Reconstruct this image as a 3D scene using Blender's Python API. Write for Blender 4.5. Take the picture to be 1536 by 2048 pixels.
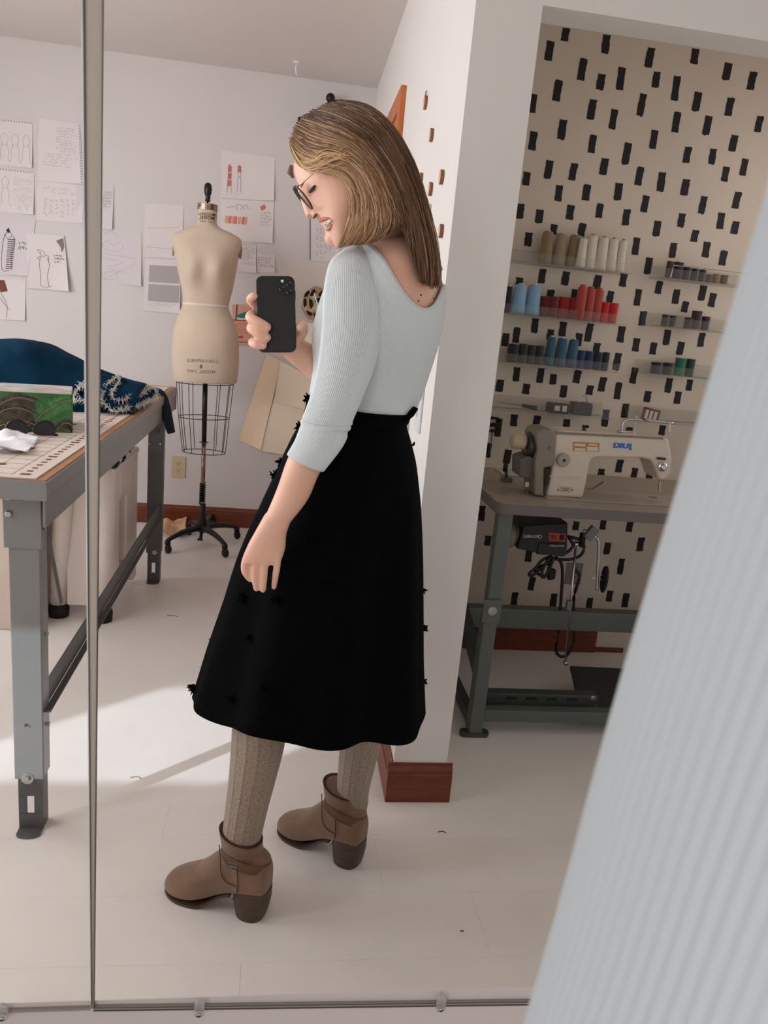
import bpy, bmesh, math, random
from mathutils import Vector as V, Matrix, noise as mnoise
from math import sin, cos, pi, radians
random.seed(7)
scene = bpy.context.scene
COL = scene.collection
for o in list(bpy.data.objects):
    bpy.data.objects.remove(o)

# ------------------------------------------------------------------ camera
# The picture is a reflection in two wall mirrors.  The reflected room is built where its
# virtual image stands: behind the mirror plane Y = MIR.  X runs along the mirror, Z is up.
FPX = 1538.0
CH = 1.27
MIR = 0.72
AX = V((0.98784713, -0.12476299, 0.09269438))      # image right
AY = V((0.05868403, -0.25285015, -0.96572407))     # image down
AZ = V((0.14392442, 0.95942743, -0.2424557))       # view direction
cam_d = bpy.data.cameras.new('camera')
cam = bpy.data.objects.new('camera', cam_d)
COL.objects.link(cam)
cam.matrix_world = Matrix(((AX.x, -AY.x, -AZ.x, 0), (AX.y, -AY.y, -AZ.y, 0), (AX.z, -AY.z, -AZ.z, CH), (0, 0, 0, 1)))
cam_d.sensor_fit = 'VERTICAL'
cam_d.sensor_height = 36.0
cam_d.sensor_width = 27.0
cam_d.lens = FPX / 2048 * 36.0
cam_d.clip_start = 0.01
cam_d.dof.use_dof = True
cam_d.dof.focus_distance = 1.9
cam_d.dof.aperture_fstop = 16.0
scene.camera = cam

# ------------------------------------------------------------------ light
scene.view_settings.view_transform = 'Standard'
scene.view_settings.look = 'None'
scene.view_settings.gamma = 1.0
scene.view_settings.use_curve_mapping = False
scene.view_settings.exposure = 0.0
world = bpy.data.worlds.new('world')
scene.world = world
world.use_nodes = True
bg = world.node_tree.nodes['Background']
bg.inputs[0].default_value = (1.0, 0.98, 0.95, 1)
bg.inputs[1].default_value = 0.56
sun_d = bpy.data.lights.new('sun', 'SUN')
sun_d.energy = 3.4
sun_d.angle = radians(1.0)
sun_d.color = (0.80, 0.90, 1.0)
sun = bpy.data.objects.new('sun', sun_d)
COL.objects.link(sun)
SUN = V((1, .85, -0.595)).normalized()
sun.rotation_euler = SUN.to_track_quat('-Z', 'Y').to_euler()
sun.location = (-3, -3, 4)


def window_light(name, loc, direction, sx, sy, power, color):
    d = bpy.data.lights.new(name, 'AREA')
    d.shape = 'RECTANGLE'
    d.size = sx
    d.size_y = sy
    d.energy = power
    d.color = color
    o = bpy.data.objects.new(name, d)
    COL.objects.link(o)
    o.location = loc
    o.rotation_euler = V(direction).to_track_quat('-Z', 'Y').to_euler()
    return o


window_light('daylight_left_window', (-2.24, 2.35, 1.45), (1, 0, -.22), 2.0, 1.3, 38, (0.95, 0.98, 1.0))
window_light('daylight_front_window', (-1.96, 0.80, 1.6), (0.2, 1, -0.05), .7, .8, 20, (0.95, 0.98, 1.0))
window_light('daylight_near_window', (-1.34, -1.35, 1.42), (1, .35, 0), 1.7, 1.3, 30, (0.96, 0.98, 1.0))

window_light('alcove_fill_light', (2.17, 2.36, 1.5), (-1, .1, -.1), .8, 1.1, 6, (1.0, 0.95, 0.88))  # fill lamp added to brighten the alcove, no known source there


# ------------------------------------------------------------------ helpers
def P(px, py, Y=None, Z=None, X=None):
    """photo pixel -> point on a plane of the room"""
    v = AX * ((px - 768) / FPX) + AY * ((py - 1024) / FPX) + AZ
    if Y is not None:
        t = Y / v.y
    elif Z is not None:
        t = (Z - CH) / v.z
    else:
        t = X / v.x
    return v * t + V((0, 0, CH))


def lin(c):
    return tuple((x / 255 / 12.92) if x / 255 <= 0.04045 else ((x / 255 + 0.055) / 1.055) ** 2.4 for x in c)


def mat(name, rgb, rough=0.6, metal=0.0, var=0.0, vscale=8.0, bump=0.0, bscale=60.0, stretch=None, rgb2=None,
        spec=0.5, trans=0.0, sheen=0.0, sss=0.0, coords='Object', alpha=1.0, detail=4.0):
    m = bpy.data.materials.new(name)
    m.use_nodes = True
    nt = m.node_tree
    b = nt.nodes['Principled BSDF']
    c = lin(rgb)
    b.inputs['Base Color'].default_value = (*c, 1)
    b.inputs['Roughness'].default_value = rough
    b.inputs['Metallic'].default_value = metal
    b.inputs['Specular IOR Level'].default_value = spec
    b.inputs['Transmission Weight'].default_value = trans
    b.inputs['Sheen Weight'].default_value = sheen
    b.inputs['Alpha'].default_value = alpha
    if sss:
        b.inputs['Subsurface Weight'].default_value = sss
        b.inputs['Subsurface Radius'].default_value = (0.012, 0.005, 0.003)
        b.inputs['Subsurface Scale'].default_value = 0.6
    tc = nt.nodes.new('ShaderNodeTexCoord')
    mp = nt.nodes.new('ShaderNodeMapping')
    nt.links.new(tc.outputs[coords], mp.inputs[0])
    if stretch:
        mp.inputs['Scale'].default_value = stretch
    if var or rgb2:
        n = nt.nodes.new('ShaderNodeTexNoise')
        n.inputs['Scale'].default_value = vscale
        n.inputs['Detail'].default_value = detail
        nt.links.new(mp.outputs[0], n.inputs['Vector'])
        r = nt.nodes.new('ShaderNodeValToRGB')
        if rgb2:
            c2 = lin(rgb2)
        else:
            c2 = tuple(min(1, x * (1 + var)) for x in c)
            c = tuple(x * (1 - var) for x in c)
        r.color_ramp.elements[0].color = (*c, 1)
        r.color_ramp.elements[1].color = (*c2, 1)
        r.color_ramp.elements[0].position = 0.33
        r.color_ramp.elements[1].position = 0.67
        nt.links.new(n.outputs['Fac'], r.inputs[0])
        nt.links.new(r.outputs[0], b.inputs['Base Color'])
    if bump:
        n = nt.nodes.new('ShaderNodeTexNoise')
        n.inputs['Scale'].default_value = bscale
        n.inputs['Detail'].default_value = 3
        nt.links.new(mp.outputs[0], n.inputs['Vector'])
        bp = nt.nodes.new('ShaderNodeBump')
        bp.inputs['Strength'].default_value = bump
        bp.inputs['Distance'].default_value = 0.01
        nt.links.new(n.outputs['Fac'], bp.inputs['Height'])
        nt.links.new(bp.outputs[0], b.inputs['Normal'])
    return m


def node(nt, kind, **kw):
    n = nt.nodes.new(kind)
    for k, v in kw.items():
        setattr(n, k, v)
    return n


def rib_mat(name, rgb, count, strength, rough=0.85, rows=0, knit=0.0):
    """ribbed cloth: ribs run along UV v, count ribs round UV u"""
    m = mat(name, rgb, rough, sheen=0.25, spec=0.2)
    nt = m.node_tree
    b = nt.nodes['Principled BSDF']
    uv = node(nt, 'ShaderNodeUVMap')
    sp = node(nt, 'ShaderNodeSeparateXYZ')
    nt.links.new(uv.outputs[0], sp.inputs[0])
    mu = node(nt, 'ShaderNodeMath', operation='MULTIPLY')
    mu.inputs[1].default_value = count * 2 * pi
    nt.links.new(sp.outputs[0], mu.inputs[0])
    s = node(nt, 'ShaderNodeMath', operation='SINE')
    nt.links.new(mu.outputs[0], s.inputs[0])
    h = s
    if knit:
        n = node(nt, 'ShaderNodeTexNoise')
        mp = node(nt, 'ShaderNodeMapping')
        mp.inputs['Scale'].default_value = (34, 60, 1)
        nt.links.new(uv.outputs[0], mp.inputs[0])
        nt.links.new(mp.outputs[0], n.inputs['Vector'])
        n.inputs['Scale'].default_value = 1.6
        n.inputs['Detail'].default_value = 2
        ad = node(nt, 'ShaderNodeMath', operation='MULTIPLY_ADD')
        ad.inputs[1].default_value = knit
        nt.links.new(n.outputs['Fac'], ad.inputs[0])
        pw = node(nt, 'ShaderNodeMath', operation='POWER')
        ab = node(nt, 'ShaderNodeMath', operation='ABSOLUTE')
        nt.links.new(s.outputs[0], ab.inputs[0])
        nt.links.new(ab.outputs[0], pw.inputs[0])
        pw.inputs[1].default_value = 10
        nt.links.new(pw.outputs[0], ad.inputs[2])
        h = ad
        r = node(nt, 'ShaderNodeValToRGB')
        c = lin(rgb)
        r.color_ramp.elements[0].position = 0.3
        r.color_ramp.elements[1].position = 0.75
        r.color_ramp.elements[0].color = (c[0] * .62, c[1] * .6, c[2] * .58, 1)
        r.color_ramp.elements[1].color = (*c, 1)
        nt.links.new(n.outputs['Fac'], r.inputs[0])
        nt.links.new(r.outputs[0], b.inputs['Base Color'])
    bp = node(nt, 'ShaderNodeBump')
    bp.inputs['Strength'].default_value = strength
    bp.inputs['Distance'].default_value = 0.002
    nt.links.new(h.outputs[0], bp.inputs['Height'])
    nt.links.new(bp.outputs[0], b.inputs['Normal'])
    return m


class MB:
    """mesh builder in room coordinates"""
    def __init__(s):
        s.v = []
        s.f = []
        s.uv = {}
        s.col = None

    def add(s, vs, fs):
        n = len(s.v)
        s.v += [V(p) for p in vs]
        s.f += [tuple(i + n for i in f) for f in fs]
        return s

    def box(s, x0, y0, z0, x1, y1, z1):
        return s.hexa([(x0, y0, z0), (x1, y0, z0), (x1, y1, z0), (x0, y1, z0), (x0, y0, z1), (x1, y0, z1), (x1, y1, z1), (x0, y1, z1)])

    def hexa(s, p):
        return s.add(p, [(3, 2, 1, 0), (4, 5, 6, 7), (0, 1, 5, 4), (1, 2, 6, 5), (2, 3, 7, 6), (3, 0, 4, 7)])

    def obox(s, c, ax, ay, az):
        c, ax, ay, az = V(c), V(ax), V(ay), V(az)
        return s.hexa([c - ax - ay - az, c + ax - ay - az, c + ax + ay - az, c - ax + ay - az, c - ax - ay + az, c + ax - ay + az, c + ax + ay + az, c - ax + ay + az])

    def tube(s, pts, r, seg=10, cap=True, flat=None):
        pts = [V(p) for p in pts]
        rs = r if isinstance(r, (list, tuple)) else [r] * len(pts)
        rings = []
        up = None
        for i, p in enumerate(pts):
            t = (pts[min(i + 1, len(pts) - 1)] - pts[max(i - 1, 0)]).normalized()
            if up is None:
                up = V((0, 0, 1)) if abs(t.z) < .9 else V((1, 0, 0))
            a = t.cross(up)
            if a.length < 1e-6:
                a = t.orthogonal()
            a.normalize()
            b = t.cross(a).normalized()
            up = -b if False else up
            k = flat or 1.0
            rings.append([p + a * (rs[i] * cos(2 * pi * j / seg)) + b * (rs[i] * k * sin(2 * pi * j / seg)) for j in range(seg)])
        return s.rings(rings, cap)

    def rings(s, rings, cap=True, closed=True):
        n0 = len(s.v)
        m = len(rings[0])
        for r in rings:
            s.v += r
        for i in range(len(rings) - 1):
            for j in range(m if closed else m - 1):
                k = (j + 1) % m
                f = (n0 + i * m + j, n0 + i * m + k, n0 + (i + 1) * m + k, n0 + (i + 1) * m + j)
                s.uv[len(s.f)] = [(j / m, i / (len(rings) - 1)), ((j + 1) / m, i / (len(rings) - 1)), ((j + 1) / m, (i + 1) / (len(rings) - 1)), (j / m, (i + 1) / (len(rings) - 1))]
                s.f.append(f)
        if cap and closed:
            s.f.append(tuple(n0 + j for j in reversed(range(m))))
            s.f.append(tuple(n0 + (len(rings) - 1) * m + j for j in range(m)))
        return s

    def lathe(s, base, prof, seg=24, axis=(0, 0, 1), cap=True, sx=1.0, sy=1.0, ref=None):
        base = V(base)
        ax = V(axis).normalized()
        a = V(ref) if ref else (V((1, 0, 0)) if abs(ax.x) < .9 else V((0, 1, 0)))
        a = (a - ax * a.dot(ax)).normalized()
        b = ax.cross(a)
        return s.rings([[base + ax * h + a * (r * sx * cos(2 * pi * j / seg)) + b * (r * sy * sin(2 * pi * j / seg)) for j in range(seg)] for r, h in prof], cap)

    def ball(s, c, r, seg=14, sc=(1, 1, 1)):
        c = V(c)
        n = seg // 2
        return s.rings([[c + V((r * sc[0] * sin(pi * (i + .02) / (n + .04)) * cos(2 * pi * j / seg), r * sc[1] * sin(pi * (i + .02) / (n + .04)) * sin(2 * pi * j / seg), -r * sc[2] * cos(pi * (i + .02) / (n + .04)))) for j in range(seg)] for i in range(n + 1)])

    def prism(s, pts, d):
        pts = [V(p) for p in pts]
        d = V(d)
        n = len(pts)
        return s.add(pts + [p + d for p in pts], [tuple(range(n - 1, -1, -1)), tuple(range(n, 2 * n))] + [(i, (i + 1) % n, n + (i + 1) % n, n + i) for i in range(n)])

    def ribbon(s, pts, w, nrm, lift=0.0):
        """flat ink line along pts, lying in the plane with normal nrm"""
        pts = [V(p) for p in pts]
        nrm = V(nrm)
        L, R = [], []
        for i, p in enumerate(pts):
            t = pts[min(i + 1, len(pts) - 1)] - pts[max(i - 1, 0)]
            if t.length < 1e-9:
                t = V((1, 0, 0))
            a = t.cross(nrm).normalized() * (w / 2)
            L.append(p + a + nrm * lift)
            R.append(p - a + nrm * lift)
        n = len(pts)
        return s.add(L + R, [(i, i + 1, n + i + 1, n + i) for i in range(n - 1)])

    def build(s, name, m, parent=None, smooth=False, origin=None, bevel=0.0, bseg=2, subsurf=0, solid=0.0, label=None, colors=None, offset=-1.0):
        org = V(origin) if origin is not None else (V(parent['base']) if parent is not None and 'base' in parent else V((0, 0, 0)))
        me = bpy.data.meshes.new(name)
        me.from_pydata([p - org for p in s.v], [], s.f)
        if s.uv:
            l = me.uv_layers.new(name='UVMap')
            for fi, uvs in s.uv.items():
                for k, li in enumerate(me.polygons[fi].loop_indices):
                    l.data[li].uv = uvs[k]
        if colors:
            ca = me.color_attributes.new('tint', 'FLOAT_COLOR', 'POINT')
            for i, c in enumerate(colors):
                ca.data[i].color = (*c, 1)
        me.materials.append(m)
        bm = bmesh.new()
        bm.from_mesh(me)
        bmesh.ops.recalc_face_normals(bm, faces=bm.faces)
        bm.to_mesh(me)
        bm.free()
        if smooth:
            me.polygons.foreach_set('use_smooth', [True] * len(me.polygons))
        o = bpy.data.objects.new(name, me)
        COL.objects.link(o)
        if parent is not None:
            o.parent = parent
        else:
            o.location = org
        o['base'] = tuple(org)
        if solid:
            md = o.modifiers.new('solid', 'SOLIDIFY')
            md.thickness = solid
            md.offset = offset
        if bevel:
            md = o.modifiers.new('bevel', 'BEVEL')
            md.width = bevel
            md.segments = bseg
            md.limit_method = 'ANGLE'
            md.angle_limit = radians(40)
            md.harden_normals = False
        if subsurf:
            md = o.modifiers.new('sub', 'SUBSURF')
            md.levels = subsurf
            md.render_levels = subsurf
        if label:
            o['label'] = label
        return o


def tag(o, label, cat, group=None):
    o['label'] = label
    o['category'] = cat
    if group:
        o['group'] = group
    return o


def struct(o):
    o['kind'] = 'structure'
    return o


def thing(name, label, cat, loc, group=None):
    o = bpy.data.objects.new(name, None)
    o.empty_display_size = 0.05
    COL.objects.link(o)
    o.location = V(loc)
    o['base'] = tuple(V(loc))
    return tag(o, label, cat, group)


def copy_part(src, parent, loc=None, name=None):
    c = src.copy()
    COL.objects.link(c)
    c.parent = parent
    if loc is not None:
        c.location = loc
    return c


def catmull(pts, n):
    """smooth resample of a list of equal-length tuples/Vectors"""
    out = []
    m = len(pts)
    for i in range(n):
        x = i / (n - 1) * (m - 1)
        k = min(int(x), m - 2)
        t = x - k
        p0, p1, p2, p3 = pts[max(k - 1, 0)], pts[k], pts[k + 1], pts[min(k + 2, m - 1)]
        out.append(tuple(0.5 * (2 * b + (c - a) * t + (2 * a - 5 * b + 4 * c - d) * t * t + (-a + 3 * b - 3 * c + d) * t ** 3) for a, b, c, d in zip(p0, p1, p2, p3)))
    return out


def pix_rings(rows, n, seg=40, e=2.0, grow=0.0, toward=(0, -1, 0)):
    """rows: (left px, left py, right px, right py, Y, half depth) -> smooth rings whose outline falls on those pixels"""
    rings = []
    T = V(toward)
    for lx, ly, rx, ry, Y, d in catmull(rows, n):
        L = P(lx, ly, Y)
        R = P(rx, ry, Y)
        c = (L + R) / 2
        a = (R - L) / 2
        a = a * (1 + grow / max(a.length, 1e-4))
        b = T * (d + grow)
        rg = []
        for j in range(seg):
            t = 2 * pi * j / seg
            ca, sa = cos(t), sin(t)
            if e != 2.0:
                ca = math.copysign(abs(ca) ** (2 / e), ca)
                sa = math.copysign(abs(sa) ** (2 / e), sa)
            rg.append(c + a * ca + b * sa)
        rings.append(rg)
    return rings


def text_mesh(body, size, mtl, origin, right, up, name, parent, bold=0.0, align='CENTER', depth=0.0004, spacing=1.0, label=None):
    """lettering laid on a surface; right is the reading direction (a mirrored right gives reflected writing)"""
    cu = bpy.data.curves.new('lettering', 'FONT')
    cu.body = body
    cu.size = size
    cu.align_x = align
    cu.align_y = 'CENTER'
    cu.offset = bold
    cu.extrude = depth
    cu.space_character = spacing
    cu.resolution_u = 3
    tmp = bpy.data.objects.new('lettering', cu)
    COL.objects.link(tmp)
    dg = bpy.context.evaluated_depsgraph_get()
    me = bpy.data.meshes.new_from_object(tmp.evaluated_get(dg))
    bpy.data.objects.remove(tmp)
    right, up, origin = V(right), V(up), V(origin)
    nrm = right.cross(up)
    base = V(parent['base']) if parent is not None and 'base' in parent else V((0, 0, 0))
    for v in me.vertices:
        c = v.co.copy()
        v.co = origin + right * c.x + up * c.y + nrm * c.z - base
    me.materials.clear()
    me.materials.append(mtl)
    o = bpy.data.objects.new(name, me)
    COL.objects.link(o)
    if parent is not None:
        o.parent = parent
    o['base'] = tuple(base)
    return o
# ------------------------------------------------------------------ materials
M_WALL = mat('white_wall_paint', (226, 220, 215), 0.75, var=0.015, vscale=2.5, bump=0.05, bscale=220)
M_WALLB = mat('warm_wall_paint', (216, 208, 206), 0.75, var=0.015, vscale=2.5, bump=0.05, bscale=220)
M_CEIL = mat('ceiling_paint', (222, 212, 207), 0.85, bump=0.06, bscale=160)
M_FLOOR = mat('painted_floor', (232, 225, 219), 0.42, var=0.025, vscale=5, bump=0.03, bscale=90)
M_ALC = mat('alcove_wall_paint', (206, 192, 178), 0.8, var=0.03, vscale=4, bump=0.06, bscale=150)
M_WOOD = mat('stained_wood', (100, 42, 19), 0.35, rgb2=(122, 55, 25), vscale=9, stretch=(1, 1, 14), bump=0.03, bscale=30)
M_WOODX = mat('stained_wood_trim', (96, 40, 18), 0.35, rgb2=(120, 53, 24), vscale=9, stretch=(2, 2, 16), bump=0.03, bscale=30)
M_OAK = mat('orange_oak', (178, 92, 42), 0.4, rgb2=(196, 110, 55), vscale=10, stretch=(6, 6, 1))
M_BLK = mat('black_paint', (8, 7, 7), 0.7)
M_WHITE = mat('white_gloss', (232, 232, 232), 0.35)
M_GLASSEDGE = mat('mirror_glass_edge', (168, 164, 158), 0.18, metal=0.75)
M_DARKEDGE = mat('mirror_edge_and_gap_shade', (92, 80, 74), 0.4, metal=0.3)  # dark edge colour, also standing in for shadow in the gap
M_CLIP = mat('clear_plastic_clip', (236, 232, 230), 0.15, trans=0.75, alpha=0.8)
M_STEEL = mat('bright_steel', (190, 190, 190), 0.25, metal=1.0)
M_DKSTEEL = mat('dark_grey_steel', (112, 113, 112), 0.42, metal=0.35, var=0.06, vscale=20)
M_IVORY = mat('ivory_plastic', (206, 186, 150), 0.4)
M_DARK = mat('dark_slot', (22, 18, 16), 0.6)

# ------------------------------------------------------------------ the room
XS0, XS1, YB, YA, YS, ZC = 0.366, 0.420, 4.458, 2.85, 1.824, 2.44
def side_x(y):
    return XS0 + (XS1 - XS0) * (y - YS) / (YB - YS)

floor = struct(MB().box(-2.5, -2.7, -0.12, 2.4, 4.6, -0.012).build('floor', M_FLOOR))
y = -0.4
row = 0
while y < YB:
    y2 = min(y + 0.187, YB)
    x = -2.4 - 0.7 * random.random()
    while x < 2.2:
        x2 = x + random.uniform(1.1, 1.9)
        if x2 > -1.6 and x < 2.2:
            MB().box(max(x, -2.4) + .00015, y + .00015, -0.012, min(x2, 2.2) - .00015, y2 - .00015, 0.0).build('floor_plank', M_FLOOR, floor)
        x = x2
    y = y2
    row += 1
struct(MB().box(-2.5, -2.7, ZC, 2.4, 4.6, ZC + .1).build('ceiling', M_CEIL))
wall_back = struct(MB().box(-2.5, YB, 0, XS1, YB + .1, ZC).build('wall_back', M_WALLB))
wall_right = struct(MB().prism([(XS0, YS, 0), (XS0 + .147, YS, 0), (XS1 + .15, YB + .1, 0), (XS1, YB + .1, 0)], (0, 0, ZC)).build('wall_right', M_WALL))
struct(MB().box(XS0 + .147, YS, 1.955, 2.2, YS + .096, ZC).build('wall_header', M_WALL))
wall_alcove = struct(MB().box(XS0 + .14, YA, 0, 2.2, YA + .1, ZC).build('wall_alcove', M_ALC))
struct(MB().box(2.2, YS, 0, 2.3, YA + .1, ZC).build('wall_alcove_side', M_ALC))
struct(MB().box(2.19, 1.95, .95, 2.2, 2.76, 2.05).build('added_alcove_window', mat('added_alcove_blind', (235, 232, 226), .8)))  # unseen blind panel made up to go with the alcove fill lamp
# left wall with its window
m = MB()
for b in ((MIR, 0, 1.35, ZC), (1.35, 0, 3.35, .8), (1.35, 2.1, 3.35, ZC), (3.35, 0, YB, ZC)):
    m.box(-2.5, b[0], b[1], -2.4, b[2], b[3])
struct(m.build('wall_left', M_WALL))
m = MB()
for b in ((1.35, .8, 3.35, .85), (1.35, 2.05, 3.35, 2.1), (1.35, .85, 1.4, 2.05), (3.3, .85, 3.35, 2.05), (2.33, .85, 2.37, 2.05)):
    m.box(-2.5, b[0], b[1], -2.44, b[2], b[3])
win1 = struct(m.build('window_1', M_WHITE))
MB().box(-2.432, 1.35, .8, -2.428, 3.35, 2.1).build('sun_blocking_panel', mat('sun_panel_white', (235, 235, 232), .8), win1)  # unseen panel added to keep the sun from entering here
# wall that carries the mirrors: below them, beside them with a window, and between them
m = MB()
m.prism([(-2.4, .7245, 0), (-2.4, .7245, .5065), (-2.4, .7255, .5065), (-2.4, .80, 0)], (4.6, 0, 0))
wall_front = struct(m.build('wall_front', mat('pinkish_wall_paint', (216, 205, 202), .7)))
m = MB()
for b in ((-2.4, .5, -2.33, ZC), (-2.33, .5, -1.42, .79), (-2.33, 2.05, -1.42, ZC), (-1.42, .5, -.62, ZC), (-.62, 2.15, 2.2, ZC)):
    m.box(b[0], .7245, b[1], b[2], .76, b[3])
struct(m.build('wall_mirror_side', M_WALL))
struct(MB().box(-2.33, .765, 1.17, -1.42, .768, 2.05).build('window_2', mat('window_blind', (235, 235, 232), .8)))
# the real side of the mirrors, where the camera stands: a wall added to block the sun, and a window on it
struct(MB().box(-1.41, -2.6, 0, -1.37, .7245, ZC).build('wall_near_sun_blocker', M_WALL))
struct(MB().box(-1.375, -2.2, .75, -1.365, -.5, 2.1).build('window_3', mat('white_blind_near', (235, 235, 232), .8)))

# baseboards with a moulded top
def baseboard(name, pts, out, h=.113, mtl=M_WOOD):
    """pts: wall line on the floor (two points), out: direction into the room"""
    a, b = V((*pts[0], 0)), V((*pts[1], 0))
    n = V((*out, 0)).normalized()
    prof = [(0, 0), (.016, 0), (.016, h * .72), (.012, h * .76), (.013, h * .82), (.006, h * .93), (.004, h), (0, h)]
    m = MB()
    m.rings([[p + n * o + V((0, 0, z)) for o, z in prof] for p in (a, b)])
    return struct(m.build(name, mtl))
baseboard('baseboard_back', [(-2.4, YB), (XS1, YB)], (0, -1), mtl=M_WOODX)
baseboard('baseboard_right', [(XS0, YS - .0), (XS1 - .018, 4.44)], (-1, .02))
baseboard('baseboard_stub', [(XS0 - .016, YS), (XS0 + .163, YS)], (0, -1), mtl=M_WOODX)
baseboard('baseboard_alcove', [(XS0 + .17, YA), (1.37, YA)], (0, -1), mtl=M_WOODX)
struct(MB().box(1.37, YA - .008, 0, 1.5, YA, .02).build('trim_1', M_WOODX))

# wood-cased door high on the right wall, behind the woman's head
def on_side(y, z, off=0.0):
    return V((side_x(y) - off, y, z))
def side_box(m, y0, z0, y1, z1, d, o0=0.0):
    p = []
    for z in (z0, z1):
        p += [on_side(y0, z, o0), on_side(y1, z, o0), on_side(y1, z, o0 + d), on_side(y0, z, o0 + d)]
    return m.hexa(p)
door1 = struct(side_box(MB(), 3.11, .01, 3.83, 2.0, .006).build('door_1', mat('dark_wood_door', (104, 52, 30), .4, rgb2=(124, 66, 38), vscale=8, stretch=(8, 8, 1))))
m = MB()
for a in ((3.03, .113, 3.10, 2.09), (3.84, .113, 3.91, 2.09), (3.10, 2.02, 3.84, 2.09)):
    side_box(m, *a, .022)
m.build('door_casing', M_OAK, door1, bevel=.004)
m = MB()
for a in ((3.10, .02, 3.125, 2.02), (3.815, .02, 3.84, 2.02), (3.125, 1.98, 3.815, 2.02)):
    side_box(m, *a, .012)
m.build('door_stop', mat('tan_wood', (168, 104, 66), .45), door1)
m = MB()
for a in ((3.2, 1.1, 3.44, 1.86), (3.5, 1.1, 3.74, 1.86)):
    side_box(m, *a, .006, .006)
m.build('door_panel', M_WOOD, door1, bevel=.003)
# low white door with a flat casing
door2 = struct(side_box(MB(), 2.27, .01, 3.0, 1.51, .008).build('door_2', M_WHITE))
m = MB()
for a in ((2.157, 0.113, 2.265, 1.578), (2.265, 1.51, 2.98, 1.578)):
    side_box(m, *a, .02)
m.build('door_casing', mat('white_casing', (214, 212, 210), .4), door2, bevel=.003)
m = MB()
side_box(m, 2.265, .113, 2.275, 1.51, .026)
side_box(m, 2.275, 1.50, 2.98, 1.51, .024)
m.build('door_stop', M_WHITE, door2)
sw = tag(side_box(MB(), 1.955, .99, 2.035, 1.115, .007).build('light_switch', mat('switch_white', (222, 224, 226), .35), origin=on_side(2.0, .99), bevel=.003), 'white light switch plate on the bright wall beside her back', 'light switch')
side_box(MB(), 1.985, 1.03, 2.005, 1.075, .006, .006).build('switch_toggle', M_WHITE, sw)

# ------------------------------------------------------------------ black brush strokes on the alcove wall
C4 = [(330,168,245),(570,207,318),(235,245,360),(832,285,400),(1100,290,380),(430,350,478),(1293,375,475),(1440,428,535),(540,440,535),(660,402,535),(870,428,520),(987,452,598),(283,478,602),(1113,548,660),(1307,583,690),(783,557,690),(135,560,670),(487,593,710),(615,650,768),(990,668,788),(1175,690,802),(1482,692,787),(310,712,830),(856,775,885),(1330,805,900),(136,782,893),(490,805,910),(695,850,977),(1055,875,970),(1205,885,978),(1393,945,1045),(560,943,1040),(1282,992,1080),(770,995,1103),(230,955,1062),(376,973,1074),(900,1025,1140),(98,1025,1103),(1043,1067,1162),(290,1102,1197),(455,1100,1193),(645,1090,1190),(1350,1143,1242),(1147,1167,1273),(804,1165,1263),(60,1213,1300),(358,1220,1307),(533,1213,1297),(175,1248,1327),(692,1247,1342),(1020,1270,1353),(1255,1267,1363),(1340,1318,1392),(260,1335,1395),(428,1330,1405),(875,1315,1405),(1100,1370,1440)]
C5 = [(235,138,222),(897,170,275),(1124,202,292),(1328,195,290),(1432,250,340),(973,292,392),(320,363,450),(463,377,462),(180,415,480),(660,400,485),(818,390,470),(1037,437,515),(1305,463,555),(370,490,570),(738,497,570),(908,487,587),(1143,488,575),(1365,510,595),(1198,562,628),(520,487,575),(938,622,710),(275,665,755),(447,687,775),(608,697,807),(805,713,812),(162,722,815),(1087,735,827),(1298,755,840),(370,733,800),(545,757,835),(95,757,835),(897,787,868),(1003,815,887),(1170,810,888),(655,817,880),(780,877,985),(163,967,1052),(310,972,1060),(883,967,1065),(535,985,1063),(388,1008,1070),(690,1027,1115),(1097,1032,1122),(1225,1042,1110),(60,1042,1115),(222,1067,1130),(786,1060,1162),(452,1077,1150),(613,1078,1135),(967,1112,1180),(1153,1115,1190),(830,1190,1275)]
C6 = [(293,162,240),(445,172,255),(645,195,257),(768,235,285),(903,130,243),(190,190,310),(1062,248,300),(1283,235,300),(120,355,450),(250,398,490),(997,465,550),(875,525,590),(1098,520,590),(1200,525,600)]
C7 = [(1068,140,205),(1255,140,222),(1098,297,377),(1330,262,357),(1192,408,518),(265,250,318),(330,398,502),(548,350,430),(570,538,630),(300,635,733),(450,645,733),(722,652,750),(588,740,830),(973,683,767),(1113,632,708),(1225,652,748),(705,480,555),(838,698,780),(222,40,145),(880,150,210)]
strokes = [(1020 + x / 2.977, a / 2.977, b / 2.977) for x, a, b in C4] + [(980 + x / 3.072, 420 + a / 3.072, 420 + b / 3.072) for x, a, b in C5] + [(940 + x / 3.339, 780 + a / 3.339, 780 + b / 3.339) for x, a, b in C6] + [(900 + x / 3.491, 1000 + a / 3.491, 1000 + b / 3.491) for x, a, b in C7]
for i in range(16):      # the wall carries on to the right, behind the sleeve
    for j in range(6):
        strokes.append((1470 + j * 62 + (i % 2) * 30 + random.uniform(-8, 8) - i * 8, 60 + i * 68 + random.uniform(-12, 12) + j * 7, 96 + i * 68 + j * 7))
strokes = [s for k, s in enumerate(strokes) if k < len(strokes) - 96 or s[0] > 1536 - max(0, (s[1] - 380)) * .29 + 25 and s[0] > 1536 - 26]
variants = []
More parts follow.
